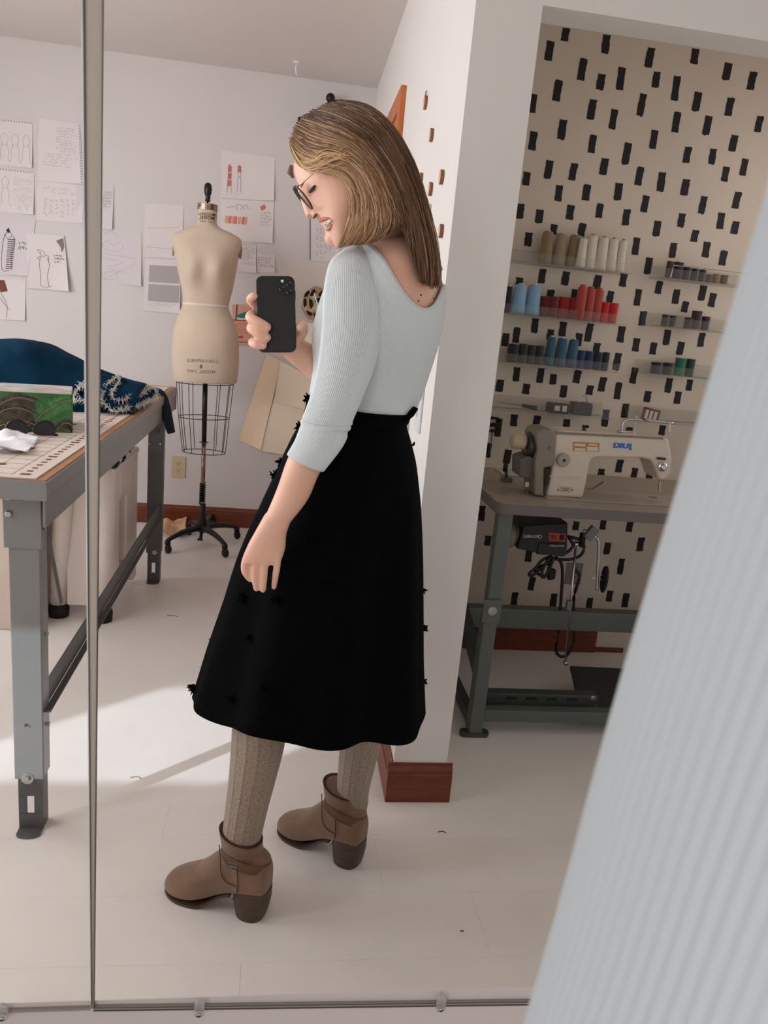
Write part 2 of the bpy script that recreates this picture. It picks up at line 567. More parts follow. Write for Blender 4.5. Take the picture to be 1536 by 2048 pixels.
for k in range(7):
    pts = []
    n = 7
    for i in range(n):
        pts.append((-.5 + random.uniform(-.06, .05), -.5 + i / (n - 1)))
    top = [(-.2, .5 + random.uniform(-.02, .03)), (.2, .5 + random.uniform(-.02, .03))]
    right = [(.5 + random.uniform(-.05, .06), .5 - i / (n - 1)) for i in range(n)]
    bot = [(.25, -.5 - random.uniform(-.02, .05)), (-.1, -.5 - random.uniform(-.02, .06))]
    poly = pts + top + right + bot
    me = bpy.data.meshes.new('brush_stroke')
    mm = MB().prism([(x, 0, z) for x, z in poly], (0, -.0012, 0))
    me.from_pydata(mm.v, [], mm.f)
    me.materials.append(M_BLK)
    variants.append(me)
for i, (px, a, b) in enumerate(strokes):
    lean = (b - a) * .11 / 2
    p = (P(px + lean, a, YA) + P(px - lean, b, YA)) / 2
    h = (P(px + lean, a, YA) - P(px - lean, b, YA)).length
    o = bpy.data.objects.new('brush_stroke', variants[i % 7])
    COL.objects.link(o)
    o.parent = wall_alcove
    o.location = (p.x, YA - .0001, p.z)
    o.scale = (.0262 * random.uniform(.94, 1.06), 1, h)
    o.rotation_euler = (0, random.uniform(-.03, .06), 0)

# ------------------------------------------------------------------ mirrors, seam and clips
def strip(m, a, b, c, d, y, t=.003):
    """thin bar whose face runs through pixel pairs (a,b) at the top and (c,d) at the bottom"""
    m.prism([P(*a, y), P(*b, y), P(*d, y), P(*c, y)], (0, t, 0))
def line_ext(x0, x1, dy=-900):
    """pixel x at py=dy on the line through (x0,0) and (x1,2015)"""
    return x0 + (x1 - x0) * (dy / 2015)
TOPY = -420
mr = thing('wall_mirror', 'large frameless wall mirror that fills most of the view', 'mirror', (.3, MIR, .5), 'pair of frameless wall mirrors')
m = MB()
strip(m, (line_ext(205, 187.5, TOPY), TOPY), (line_ext(206.5, 188.6, TOPY), TOPY), (187, 2017), (188.4, 2017), MIR)
m.build('glass_edge', M_DARKEDGE, mr)  # dark strip paints the gap's shadow along the right mirror
m = MB()
strip(m, (line_ext(202.5, 185.6, TOPY), TOPY), (line_ext(205, 187.5, TOPY), TOPY), (185.4, 2018), (187, 2018), MIR)
m.build('glass_edge', M_GLASSEDGE, mr)
m = MB()
m.prism([P(187, 2015.5, MIR), P(1500, 1997.5, MIR), P(1500, 2003, MIR), P(187, 2021.5, MIR)], (0, .003, 0))
m.build('glass_edge', M_GLASSEDGE, mr)
for a, b in ((2015, 2016.3), (2020.8, 2022.3)):
    MB().prism([P(187, a, MIR), P(1500, a - 18, MIR), P(1500, b - 18, MIR), P(187, b, MIR)], (0, -.0006, 0)).build('edge_line', M_DARKEDGE, mr)
ml = thing('wall_mirror', 'narrow strip of a second frameless mirror at the far left', 'mirror', (-.25, MIR, .5), 'pair of frameless wall mirrors')
m = MB()
strip(m, (line_ext(161, 181.2, TOPY), TOPY), (line_ext(165.5, 182.2, TOPY), TOPY), (181.2, 2016), (182.2, 2016), MIR, .0015)
m.build('glass_edge', mat('glass_edge_highlight', (232, 234, 236), .1, metal=.6), ml)  # near-white colour paints the highlight on this glass edge
m = MB()
strip(m, (line_ext(165.5, 182.2, TOPY), TOPY), (line_ext(170.5, 183.2, TOPY), TOPY), (182.2, 2017), (183.2, 2017), MIR)
m.build('glass_edge', M_DARKEDGE, ml)  # dark strip paints the gap's shadow along the left mirror
m = MB()
m.prism([P(-320, 2032, MIR), P(181, 2017, MIR), P(181, 2021, MIR), P(-320, 2037, MIR)], (0, .003, 0))
m.build('glass_edge', M_GLASSEDGE, ml)
# bare wall showing in the wedge between the two mirrors
m = MB()
ys = [line_ext(*t, TOPY) for t in ((170.5, 183.2), (176, 184), (193, 185), (202.5, 185.6))]
bs = [183.2, 184, 185, 185.6]
prof = [.0, .0016, .0016, .0]
m.rings([[P(x, TOPY, MIR + .0008 + q) for x, q in zip(ys, (0, .0012, .0012, 0))] + [P(x, TOPY, MIR + .0035) for x in reversed(ys)],
         [P(x, 2017, MIR + .0008 + q) for x, q in zip(bs, (0, .0012, .0012, 0))] + [P(x, 2017, MIR + .0035) for x in reversed(bs)]])
struct(m.build('wall_gap', mat('gap_wall_paint', (196, 184, 172), .6)))

def clip(px, py, label):
    c = P(px, py, MIR - .002)
    t = thing('mirror_clip', label, 'clip', c, 'clear plastic mirror clips')
    k = .72 / 1440
    out = []
    for i in range(13):
        a = pi * i / 12
        out.append((cos(a) * 11.5, 13 + sin(a) * 9))
    for i in range(13):
        a = pi + pi * i / 12
        out.append((cos(a) * 11.5, -15 + sin(a) * 8))
    m = MB().prism([c + V((x * k, 0, z * k)) for x, z in out], (0, -.0035, 0))
    m.build('clip_body', M_CLIP, t, bevel=.0008)
    MB().lathe(c + V((0, -.0035, -15 * k)), [(.0001, .0), (.0030, 0), (.0028, .0012), (.0014, .0018), (.0001, .0019)], 12, axis=(0, -1, 0)).build('screw', M_STEEL, t, smooth=True)
    MB().obox(c + V((0, -.0056, -15 * k)), (.0021, 0, .0009), (0, .0002, 0), (-.0002, 0, .0005)).build('screw_slot', M_DARK, t)
    return t
clip(399, 2014, 'clear plastic mirror clip holding the lower edge below her boots')
clip(882, 2004, 'clear plastic mirror clip on the lower edge nearest the white sleeve')
clip(6, 2021, 'clear plastic mirror clip cut by the left border of the picture')
# ------------------------------------------------------------------ work table with steel legs
M_BOARD = mat('fibre_board', (176, 128, 88), .6, var=.06, vscale=40)
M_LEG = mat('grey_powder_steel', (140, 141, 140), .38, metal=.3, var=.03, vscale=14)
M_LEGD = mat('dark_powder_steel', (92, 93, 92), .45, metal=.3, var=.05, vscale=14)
TX0, TX1, TY0, TY1, TZ = -1.32, -.466, 1.637, 3.66, .88
tb = thing('work_table', 'grey steel cutting table with bolted legs and fibreboard top', 'table', (-.53, 1.7, 0))
MB().box(TX0 + .004, TY0 + .004, .858, TX1 - .004, TY1 - .004, TZ).build('table_top', M_BOARD, tb, bevel=.001)
MB().box(TX0, TY0 - .002, .836, TX1, TY0 + .004, TZ - .002).build('edge_rail', M_LEG, tb, bevel=.001)
MB().box(TX1 - .004, TY0, .846, TX1 + .001, TY1, TZ - .003).build('edge_rail', M_LEG, tb, bevel=.001)
MB().box(TX1 - .012, TY0 + .01, .775, TX1 - .006, TY1 - .02, .848).build('side_apron', M_LEG, tb, bevel=.001)
MB().box(TX0, TY1 - .006, .775, TX1, TY1, .86).build('edge_rail', M_LEG, tb, bevel=.001)

def table_leg(x0, x1, yf, flange, mtl, mfoot):
    """folded steel leg: face towards the mirror, one flange running back, slotted foot"""
    m = MB()
    m.box(x0, yf, .14, x1, yf + .004, .846)
    fx = (x1 - .004, x1) if flange > 0 else (x0, x0 + .004)
    m.box(fx[0], yf + .004, .14, fx[1], yf + .055, .846)
    lg = m.build('leg', mtl, tb, bevel=.002)
    m = MB()
    a, b = x0 + .006, x1 - .004
    c = (a + b) / 2
    y0, y1 = yf + .004, yf + .008
    for bx in ((a, 0.0, b, .045), (a, .092, b, .2), (a, .045, c - .008, .092), (c + .008, .045, b, .092)):
        m.box(bx[0], y0, bx[1], bx[2], y1, bx[3])
    for k in range(8):       # rounded slot ends
        t0, t1 = pi * k / 8, pi * (k + 1) / 8
    m.box(b - .004, y1, 0, b, y1 + .04, .2)
    n = 10
    poly = [(a, y0, 0.002)] + [(c + (b - a) / 2 * cos(pi + pi * k / n), y0 - .022 + .014 * sin(pi + pi * k / n), .002) for k in range(n + 1)] + [(b, y0, .002)]
    m.prism([(p[0], p[1], .0005) for p in poly], (0, 0, .005))
    m.build('foot_plate', mfoot, lg, bevel=.001)
    return lg
def bolt(c, r, parent, axis=(0, -1, 0), washer=True, mtl=M_STEEL):
    m = MB()
    if washer:
        m.lathe(c, [(.0005, 0), (r * 1.75, 0), (r * 1.75, .0015), (.0005, .0016)], 18, axis)
    m.lathe(V(c) + V(axis) * .0015, [(.0003, 0), (r, 0), (r, .005), (r * .8, .0065), (.0003, .0065)], 6, axis)
    return m.build('bolt', mtl, parent)
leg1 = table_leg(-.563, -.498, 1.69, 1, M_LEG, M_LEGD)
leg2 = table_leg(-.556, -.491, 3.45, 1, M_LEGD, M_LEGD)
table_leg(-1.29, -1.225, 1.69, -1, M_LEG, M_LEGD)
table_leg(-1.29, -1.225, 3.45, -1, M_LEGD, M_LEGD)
MB().box(-.57, 1.683, .715, -.492, 1.69, .84).build('leg_bracket', M_LEG, leg1, bevel=.001)
for p in ((17, 993), (18, 1027)):
    bolt(P(*p, 1.683), .008, leg1, washer=False)
bolt(P(55, 1557, 1.69), .008, leg1)
bolt(P(52, 1449, 1.69), .0028, leg1, washer=False, mtl=M_LEGD)
for z in (.80, .755):
    bolt((-.498, 1.715, z), .006, leg1, axis=(1, 0, 0), washer=False)
bolt((-.498, 1.72, .50), .005, leg1, axis=(1, 0, 0), washer=False)
bolt((-.498, 1.72, .27), .005, leg1, axis=(1, 0, 0), washer=False)
bolt(P(309, 1105, 3.45), .006, leg2)
for p in ((299, 887), (321, 887)):
    bolt(P(*p, 3.45), .005, leg2, washer=False)
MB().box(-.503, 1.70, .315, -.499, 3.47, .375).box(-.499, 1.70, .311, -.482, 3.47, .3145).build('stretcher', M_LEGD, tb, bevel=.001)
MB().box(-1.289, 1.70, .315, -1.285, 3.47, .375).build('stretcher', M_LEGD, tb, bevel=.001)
m = MB()
m.obox((-.506, 1.80, .68), (.002, 0, 0), (0, .006, .004), V((0, .085, -.17)) * -1)
m.build('brace', M_LEGD, tb)
m = MB()
m.obox((-.51, 3.37, .76), (.002, 0, 0), (0, .004, .004), (0, .075, -.06))
m.build('brace', M_LEGD, tb)

# cutting mat with printed grid
M_MAT = mat('cutting_mat_cream', (222, 208, 198), .55, var=.02, vscale=6)
M_GRID = mat('mat_grid_brown', (164, 128, 116), .7)
M_GRIDR = mat('mat_print_maroon', (120, 62, 52), .7)
MX, MY = -.489, 1.642
mt = tag(MB().box(-1.28, MY, TZ + .0006, MX, 3.6, TZ + .003).build('cutting_mat', M_MAT, origin=(MX, MY, TZ)), 'cream cutting mat with brown grid covering the table top', 'cutting mat')
zt = TZ + .0032
m = MB()
x = MX - .055
while x > -1.27:
    m.box(x - .0006, MY + .02, zt, x + .0006, 3.58, zt + .0002)
    x -= .051
yy = MY + .03
while yy < 3.56:
    m.box(-1.27, yy - .0006, zt, MX - .05, yy + .0006, zt + .0002)
    yy += .051
m.build('grid_lines', M_GRID, mt)
m = MB()
yy = MY + .03
k = 0
while yy < 3.5:
    w = .006 if k % 6 else .010
    m.box(MX - .030 - w, yy - .006, zt, MX - .030 + w, yy + .006 + (.003 if k % 6 == 0 else 0), zt + .0003)
    if k % 6 == 2:
        m.lathe((MX - .105, yy + .02, zt), [(.0005, 0), (.010, 0), (.010, .0003), (.0005, .0003)], 14)
    yy += .0335
    k += 1
m.build('grid_numbers', M_GRIDR, mt)

# tissue box printed with palm leaves
bx = thing('tissue_box', 'tissue box printed with green palm leaves on the cutting table', 'box', (-.66, 2.26, TZ + .0035))
B0, B1 = V((-.768, 2.165, TZ + .0035)), V((-.561, 2.215, TZ + .0035))
ux = (B1 - B0).normalized()
uy = V((-ux.y, ux.x, 0))
LB, HB, DB = .195, .106, .20
cB = B1 - ux * (LB / 2) + uy * (DB / 2) + V((0, 0, HB / 2))
M_PALM = mat('palm_print_green', (38, 84, 44), .5, rgb2=(62, 112, 56), vscale=16, bump=0)
MB().obox(cB, ux * (LB / 2), uy * (DB / 2), (0, 0, HB / 2)).build('carton', M_PALM, bx, bevel=.001)
m = MB()
m.obox(cB + V((0, 0, HB / 2 + .0004)), ux * (LB / 2 - .002), uy * (DB / 2 - .002), (0, 0, .0004))
m.build('top_panel', mat('palm_print_pale', (150, 156, 146), .5, rgb2=(212, 204, 200), vscale=14), bx)
m = MB()
m.lathe(cB + ux * .03 + V((0, 0, HB / 2 + .0009)), [(.0005, 0), (.032, 0), (.03, .0005), (.0005, .0006)], 20, sx=1.3, sy=.5)
m.build('coral_bloom', mat('coral_print', (206, 138, 110), .5, rgb2=(214, 170, 140), vscale=30), bx)
M_LEAF1 = mat('leaf_dark', (46, 42, 36), .5, rgb2=(84, 72, 58), vscale=60)
M_LEAF2 = mat('leaf_green', (44, 104, 52), .5, rgb2=(86, 140, 74), vscale=60)
M_RIBL = mat('leaf_rib', (140, 118, 84), .5)
fo = B1 - ux * LB - uy * .0004      # lower left of the front print
def fr(u, v, l=0.0):
    return fo + ux * (u * LB) + V((0, 0, v * HB)) - uy * l
def palm(stem, n, length, mtl, side=(1, -1), droop=.3, lift=.0006, w=.006):
    m = MB()
    st = catmull(stem, n)
    for i in range(1, n - 1):
        (u, v), (u2, v2) = st[i], st[i + 1]
        tx, ty = (u2 - u) * LB, (v2 - v) * HB
        L = math.hypot(tx, ty) or 1
        tx, ty = tx / L, ty / L
        k = sin(pi * (i + 1.5) / (n + 2)) ** .6
        for s in side:
            ang = .75
            dx, dy = tx * cos(ang) - s * ty * sin(ang), ty * cos(ang) + s * tx * sin(ang)
            ln = length * k * random.uniform(.85, 1.1)
            pts = []
            for q in range(5):
                t = q / 4
                uu = u + dx * ln * t / LB
                vv = v + (dy * ln * t - droop * ln * t * t) / HB
                pts.append((min(max(uu, .004), .996), min(max(vv, .006), .994)))
            for q in range(4):
                w0, w1 = w * sin(pi * (q + .25) / 4.5), w * sin(pi * (q + 1.25) / 4.5)
                a, b = fr(*pts[q], lift), fr(*pts[q + 1], lift)
                t_ = b - a
                if t_.length < 1e-5:
                    continue
                nn = t_.cross(uy).normalized()
                m.add([a + nn * w0 / 2, b + nn * w1 / 2, b - nn * w1 / 2, a - nn * w0 / 2], [(0, 1, 2, 3)])
    m.build('palm_leaf', mtl, bx)
    m = MB()
    m.ribbon([fr(u, v, lift + .0003) for u, v in st], .0022, -uy)
    m.build('leaf_rib', M_RIBL, bx)
palm([(.40, .02), (.5, .25), (.66, .55), (.85, .78), (.995, .86)], 26, .040, M_LEAF2, droop=.15, w=.0055)
palm([(.02, .55), (.12, .72), (.3, .86), (.5, .80)], 15, .036, M_LEAF1, droop=.5, lift=.0009, w=.007)
palm([(.01, .3), (.12, .52), (.3, .6), (.48, .5)], 14, .036, M_LEAF1, droop=.7, lift=.0011, w=.007)
palm([(.02, .05), (.15, .2), (.35, .28), (.5, .2)], 12, .03, M_LEAF1, droop=.6, lift=.0012, w=.007)
palm([(.78, .02), (.85, .2), (.92, .26), (.99, .22)], 10, .028, M_LEAF1, droop=.4, lift=.0012, w=.006)

# sunglasses, tissue, scissors blade
M_FRAME = mat('black_acetate', (20, 19, 18), .25)
sg = thing('sunglasses', 'folded black sunglasses lying in front of the palm leaf box', 'sunglasses', P(62, 872, Z=TZ + .004))
c0 = P(62, 873, Z=TZ + .004)
du = V((.96, .28, 0)).normalized()
for s in (-1, 1):
    c = c0 + du * (s * .033) + V((0, 0, .021))
    ring = []
    m = MB()
    pts = [c + du * (.027 * cos(a)) + V((0, .004 * sin(a), .018 * sin(a) - (.003 * cos(2 * a)))) for a in [2 * pi * k / 24 for k in range(25)]]
    m.tube(pts, .0028, 8, cap=False)
    rim = m.build('rim', M_FRAME, sg, smooth=True)
    m = MB()
    m.add(pts[:24], [tuple(range(24))])
    m.build('lens', mat('smoke_lens', (34, 30, 28), .08, alpha=.82), rim, solid=.001)
    e = c + du * (s * .028) + V((0, .006, .006))
    m = MB()
    m.tube(catmull([tuple(e), tuple(e + V((0, .016, 0))), tuple(c0 + du * (-s * .01) + V((0, .026 + .006 * (s + 1), .008))), tuple(c0 + du * (-s * .06) + V((0, .022 + .006 * (s + 1), .002)))], 16), .0026, 8)
    m.build('temple_arm', M_FRAME, sg, smooth=True)
MB().tube([c0 + du * -.007 + V((0, 0, .026)), c0 + V((0, 0, .029)), c0 + du * .007 + V((0, 0, .026))], .0026, 8).build('bridge', M_FRAME, sg, smooth=True)

def crumple(name, corners, amp, mtl, nx=14, ny=14, seed=0, freq=16.0):
    """crumpled sheet spanned by four corners"""
    a, b, c, d = [V(p) for p in corners]
    m = MB()
    g = []
    for j in range(ny):
        rowv = []
        for i in range(nx):
            u, v = i / (nx - 1), j / (ny - 1)
            p = (a * (1 - u) + b * u) * (1 - v) + (d * (1 - u) + c * u) * v
            q = p * freq + V((seed * 3.1, seed * 1.7, 0))
            dz = mnoise.noise(q) + .5 * mnoise.noise(q * 2.1)
            rowv.append(p + V((mnoise.noise(q + V((9, 0, 0))) * amp * .3, mnoise.noise(q + V((0, 9, 0))) * amp * .3, (dz + .6) * amp if dz > -.6 else 0)))
        g.append(rowv)
    m.rings(g, cap=False, closed=False)
    return m
ts = crumple('tissue', [P(-30, 908, Z=.8845), P(56, 910, Z=.8845), P(78, 880, Z=.8845), P(10, 870, Z=.8845)], .016, None, seed=2, freq=22)
tag(ts.build('tissue', mat('tissue_paper_white', (236, 236, 240), .9), origin=P(30, 900, Z=.884), solid=.0005, smooth=True, offset=1.0), 'crumpled white tissue at the near edge of the cutting mat', 'tissue')

# denim heap with frayed edges
M_DENIM = mat('blue_denim', (5, 38, 58), .95, rgb2=(9, 50, 74), vscale=14, bump=.12, bscale=500, spec=.1)
dn = thing('denim_fabric', 'heap of dark blue denim with frayed white edges on the table', 'fabric', (-.8, 2.85, TZ))
tops = [(-330, 740), (-250, 700), (-160, 690), (-80, 684), (0, 678), (50, 678), (100, 690), (170, 725), (230, 755), (290, 772), (318, 782)]
rings = []
Z0 = TZ + .0034
for i, (px, py) in enumerate(catmull(tops, 70)):
    tp = P(px, py, 2.85)
    h = max(tp.z - Z0, .012)
    x = tp.x + .0
    w = .30 * min(1.0, .35 + h * 3.2)
    rg = []
    n = 44
    for j in range(n):
        t = j / (n - 1)
        yv = 2.85 - w + 2 * w * t
        prof = max(0.0, sin(pi * t)) ** .75
        q = V((x * 5.5, yv * 4.2, 1.3))
        fold = mnoise.noise(q) * .028 + abs(mnoise.noise(V((x * 9 + yv * 4, yv * 2.5, 4)))) * .035 * (1 - abs(2 * t - 1))
        z = Z0 + max(.002, h * prof + fold * prof * max(0.0, 1 - prof ** 4) * 1.6)
        yo = mnoise.noise(V((x * 8, 7.7, t * 3))) * .03
        rg.append(V((min(x + .02 * mnoise.noise(V((yv * 9, z * 6, 2))), -.48), yv + yo, z)))
    rings.append(rg + [V((p.x, p.y, Z0 + .0005)) for p in (rg[-1], rg[0])])
m = MB().rings(rings)
m.build('cloth', M_DENIM, dn, smooth=True)
# folded flaps at the right end, edged with fringe
M_FRAY = mat('frayed_white_cotton', (214, 208, 202), .95)
def flap(poly, Yf, zoff, name='flap'):
    pts = catmull(poly, 60)
    m = MB()
    base = []
    for px, py, yv in pts:
        p = P(px, py, yv)
        base.append(p)
    c = sum(base, V((0, 0, 0))) / len(base) + V((0, .05, .01))
    r1 = [b + (c - b) * .02 for b in base]
    r2 = [b + (c - b) * .5 + V((0, .02, .008)) for b in base]
    m.rings([r1, r2], cap=False)
    n0 = len(m.v)
    m.v.append(c)
    k = len(r1)
    m.f += [(k + j, k + (j + 1) % k, n0) for j in range(k)]
    o = m.build(name, M_DENIM, dn, smooth=True, solid=.004)
    return base
def fringe(line, parent):
    m = MB()
    n = len(line)
    for i in range(n - 1):
        a, b = line[i], line[i + 1]
        steps = max(2, int((b - a).length / .0022))
        for s in range(steps):
            p = a + (b - a) * (s / steps)
            for q in range(2):
                d = V((random.gauss(0, .6), random.gauss(-.5, .4), random.gauss(-.1, .8)))
                d.normalize()
                L = random.uniform(.006, .02)
                m.tube([p, p + d * L * .5 + V((0, -.001, .001)), p + d * L + V((random.gauss(0, .003), 0, random.gauss(0, .003)))], [.0011, .0009, .0004], 3, cap=False)
    m.build('frayed_edge', M_FRAY, parent)
loops = [
    [(147, 792, 2.62), (160, 772, 2.62), (172, 770, 2.62), (185, 790, 2.62), (200, 800, 2.6), (170, 802, 2.6), (150, 800, 2.6)],
    [(205, 778, 2.72), (222, 762, 2.75), (238, 752, 2.8), (240, 762, 2.78), (226, 782, 2.7), (228, 796, 2.66), (250, 800, 2.68), (280, 788, 2.8), (302, 774, 2.95), (315, 790, 3.0), (290, 806, 2.8), (255, 818, 2.66), (228, 822, 2.6), (205, 806, 2.62)],
]
for L in loops:
    base = flap(L, 0, 0)
    fringe(base + [base[0]], dn)
m = MB()
hang = catmull([(308, 782, .03), (322, 792, .036), (330, 815, .036), (336, 842, .034), (343, 866, .026)], 14)
m.tube([P(px, py, 3.28) for px, py, r in hang], [r * .62 for px, py, r in hang], 14)
m.build('hanging_end', mat('denim_dark', (12, 24, 38), .9, bump=.2, bscale=200), dn, smooth=True)

# folded white step stool and box under the table
M_PLAST = mat('white_moulded_plastic', (226, 214, 205), .45, var=.02, vscale=5)
ss = thing('step_stool', 'folded white plastic step stool with black feet under the table', 'step stool', (-.68, 3.2, 0))
m = MB()
for bx_ in ((2.99, .07, 3.08, .62), (3.40, .02, 3.47, .62), (3.08, .47, 3.40, .62), (3.08, .07, 3.40, .17), (3.22, .17, 3.40, .47)):
    m.box(-.64, bx_[0], bx_[1], -.60, bx_[2], bx_[3])
m.build('front_panel', M_PLAST, ss, bevel=.012, bseg=3)
MB().box(-.632, 3.09, .18, -.628, 3.21, .46).build('opening_back', mat('tan_card', (150, 116, 84), .7), ss)
MB().ball((-.622, 3.13, .24), .02, sc=(.5, 1, 1)).ball((-.622, 3.12, .36), .024, sc=(.4, 1.2, 2)).build('opening_contents', M_BLK, ss, smooth=True)
MB().tube([(-.645, 2.985, .05), (-.632, 2.975, .35), (-.63, 2.975, .60), (-.65, 3.0, .625)], .036, 16).build('side_rail', M_PLAST, ss, smooth=True)
MB().tube([(-.82, 3.02, .05), (-.80, 2.99, .35), (-.78, 2.98, .60)], .034, 16).build('side_rail', M_PLAST, ss, smooth=True)
MB().box(-.78, 2.99, .06, -.66, 3.0, .6).build('rear_panel', M_PLAST, ss)
MB().box(-.66, 2.96, .60, -.595, 3.47, .625).build('top_step', M_PLAST, ss, bevel=.01, bseg=3)
for c in ((-.645, 2.985), (-.82, 3.02)):
    MB().lathe((*c, 0), [(.038, 0), (.04, .03), (.036, .055)], 18).build('rubber_foot', M_BLK, ss, smooth=True)
cb = tag(MB().box(-1.08, 2.86, .001, -.872, 3.3, .66).build('storage_box', mat('beige_card', (206, 190, 176), .7), origin=(-.95, 3.1, 0), bevel=.004), 'tall beige storage box with a red label behind the stool', 'box')
MB().box(-.93, 2.858, .545, -.874, 2.8595, .585).build('label_patch', mat('faded_red', (186, 86, 70), .6), cb)
st_ = thing('striped_cloth', 'black and white striped cloth lying on the step stool', 'fabric', (-.62, 3.2, .626))
for k in range(6):
    MB().obox((-.622 + random.uniform(-.006, .006), 3.0 + k * .06, .636 + .004 * (k % 2)), (.028, .004, 0), (0, .028, .003), (0, 0, .006)).build('cloth_fold' if k % 2 else 'cloth_stripe', M_BLK if k % 2 == 0 else mat('stripe_white', (220, 210, 204), .9), st_, bevel=.003)
# castor of a cart that stands further left under the table
ct = thing('storage_cart', 'end of a cart with a black castor at the left border', 'cart', P(-2, 1205, Z=0))
cp = P(-6, 1205, Z=0)
MB().box(cp.x - .35, cp.y, .07, cp.x + .018, cp.y + .25, .13).build('cart_base', M_LEG, ct, bevel=.004)
MB().lathe(cp + V((-.004, .03, .035)), [(.004, -.014), (.034, -.014), (.036, -.01), (.036, .01), (.034, .014), (.004, .014)], 20, axis=(1, 0, 0)).build('castor_wheel', M_BLK, ct, smooth=True)

# ------------------------------------------------------------------ dress form
M_LINEN = mat('linen_canvas', (208, 188, 167), .85, var=.05, vscale=6, bump=.1, bscale=500)
M_IRON = mat('black_cast_iron', (20, 20, 20), .4, metal=.2)
M_CHROME = mat('worn_chrome', (150, 130, 118), .25, metal=1.0)
M_STAMP = mat('brown_stamp_ink', (92, 62, 48), .8)
df = thing('dress_form', 'linen dress form on a black wheeled stand with wire cage', 'dress form', (-.37, 4.1, 0))
YD = 4.06
rows = [(346, 760, 473, 766, YD, .112), (345, 737, 477, 740, YD, .120), (344, 695, 478, 692, YD, .122), (348, 662, 474, 658, YD, .112), (358, 626, 464, 634, YD, .095),
        (366.5, 606, 457.5, 613, YD, .086), (363, 573, 466.5, 575, YD, .098), (355, 538, 473, 541, YD, .118), (350, 510, 477, 515, YD, .112), (346, 488, 482, 494, YD, .09),
        (346, 472, 482, 480, YD, .07), (362, 461, 466, 468, YD, .062), (384, 453, 444, 458, YD, .055), (394, 446, 434, 448, YD, .05), (395, 430, 434, 431, YD, .047), (396, 412, 434, 413, YD, .046)]
rg = pix_rings(rows, 90, 64, 2.25)
# two bust volumes towards the mirror
for r_ in rg:
    zc = sum(p.z for p in r_) / len(r_)
    b = math.exp(-((zc - 1.415) / .07) ** 2)
    for p in r_:
        if p.y < YD:
            xx = p.x + .388
            p.y -= b * (.030 * math.exp(-((abs(xx) - .065) / .045) ** 2)) * min(1, (YD - p.y) / .06)
torso = MB().rings(rg).build('torso', M_LINEN, df, smooth=True)
for s, (px, py) in ((-1, (348.5, 492)), (1, (479.5, 497))):
    c = P(px, py, YD)
    MB().lathe(c + V((s * .001, -.004, 0)), [(.0005, 0), (.046, 0), (.047, -.004), (.0005, -.006)], 28, axis=(s, -.35, .12), sx=.62 if False else 1.05, sy=.6, ref=(0, 0, 1)).build('arm_plate', mat('arm_plate_tan', (150, 124, 104), .8), df, smooth=False)
rows2 = [(366.3, 604, 457.7, 611, YD, .0875), (366.5, 608, 457.5, 615, YD, .087)]
MB().rings(pix_rings(rows2, 2, 64, 2.25, grow=.0018), cap=False).build('waist_tape', mat('cotton_tape', (224, 214, 204), .8), df, solid=.001)
m = MB()
pts = []
for i in range(60):
    r_ = rg[int(5 + i * 1.2)]
    k = min(range(64), key=lambda j: abs(r_[j].x - (-.388 + .0)) + (10 if r_[j].y > YD else 0))
    pts.append(r_[k] + V((0, -.0006, 0)))
cn = P(415, 410, YD)
MB().lathe(P(415, 421, YD), [(.0478, -.001), (.0485, 0), (.0485, .028), (.0478, .029), (.001, .0295)], 36, sx=1.0, sy=.98).build('neck_band', M_CHROME, df, smooth=False)
MB().lathe(P(415, 411.5, YD), [(.048, 0), (.047, .004), (.001, .005)], 36).build('neck_cap', M_LINEN, df)
kb = P(415, 409, YD)
MB().lathe(kb, [(.004, .0), (.0045, .012), (.013, .014), (.012, .02), (.0095, .03), (.012, .038), (.0175, .052), (.018, .066), (.0195, .070), (.0175, .076), (.017, .088), (.010, .097), (.001, .1)], 24).ball(kb + V((.012, -.012, .03)), .004).build('finial_knob', M_IRON, df, smooth=True)
# stamped lettering, reflected as in the mirror
def torso_y(x, z):
    r_ = min(rg, key=lambda r: abs(sum(p.z for p in r) / len(r) - z))
    pts = sorted((p for p in r_ if p.y < YD), key=lambda p: p.x)
    for a, b in zip(pts, pts[1:]):
        if a.x <= x <= b.x:
            return a.y + (b.y - a.y) * (x - a.x) / max(b.x - a.x, 1e-6)
    return pts[0].y
def stamp(body_, size, mtl, px, py, name, bold=0.0, spacing=1.0):
    o = text_mesh(body_, size, mtl, P(px, py, YD), (-1, 0, -.05), (0, 0, 1), name, df, bold=bold, depth=.0002, spacing=spacing)
    b0 = V(df['base'])
    for v in o.data.vertices:
        w = v.co + b0
        v.co.y = torso_y(w.x, w.z) - .0009 - b0.y
    return o
M_STAMP2 = mat('pale_brown_stamp_ink', (138, 112, 92), .8)
stamp('MODERN', .018, M_STAMP, 415, 431, 'neck_stamp', .0002, 1.1)
stamp('MODEL', .021, M_STAMP, 415, 438, 'neck_stamp', .0005, 1.1)
stamp('NEW YORK', .013, mat('faded_stamp_ink', (160, 132, 112), .8), 415, 445.5, 'neck_stamp')
stamp('COLLAPSIBLE', .022, M_STAMP2, 409, 719, 'hip_stamp', 0, 1.2)
stamp('8', .026, M_STAMP, 407, 730, 'hip_stamp', .0002)
stamp('MODEL 1997', .022, M_STAMP2, 407, 740, 'hip_stamp', 0, 1.15)
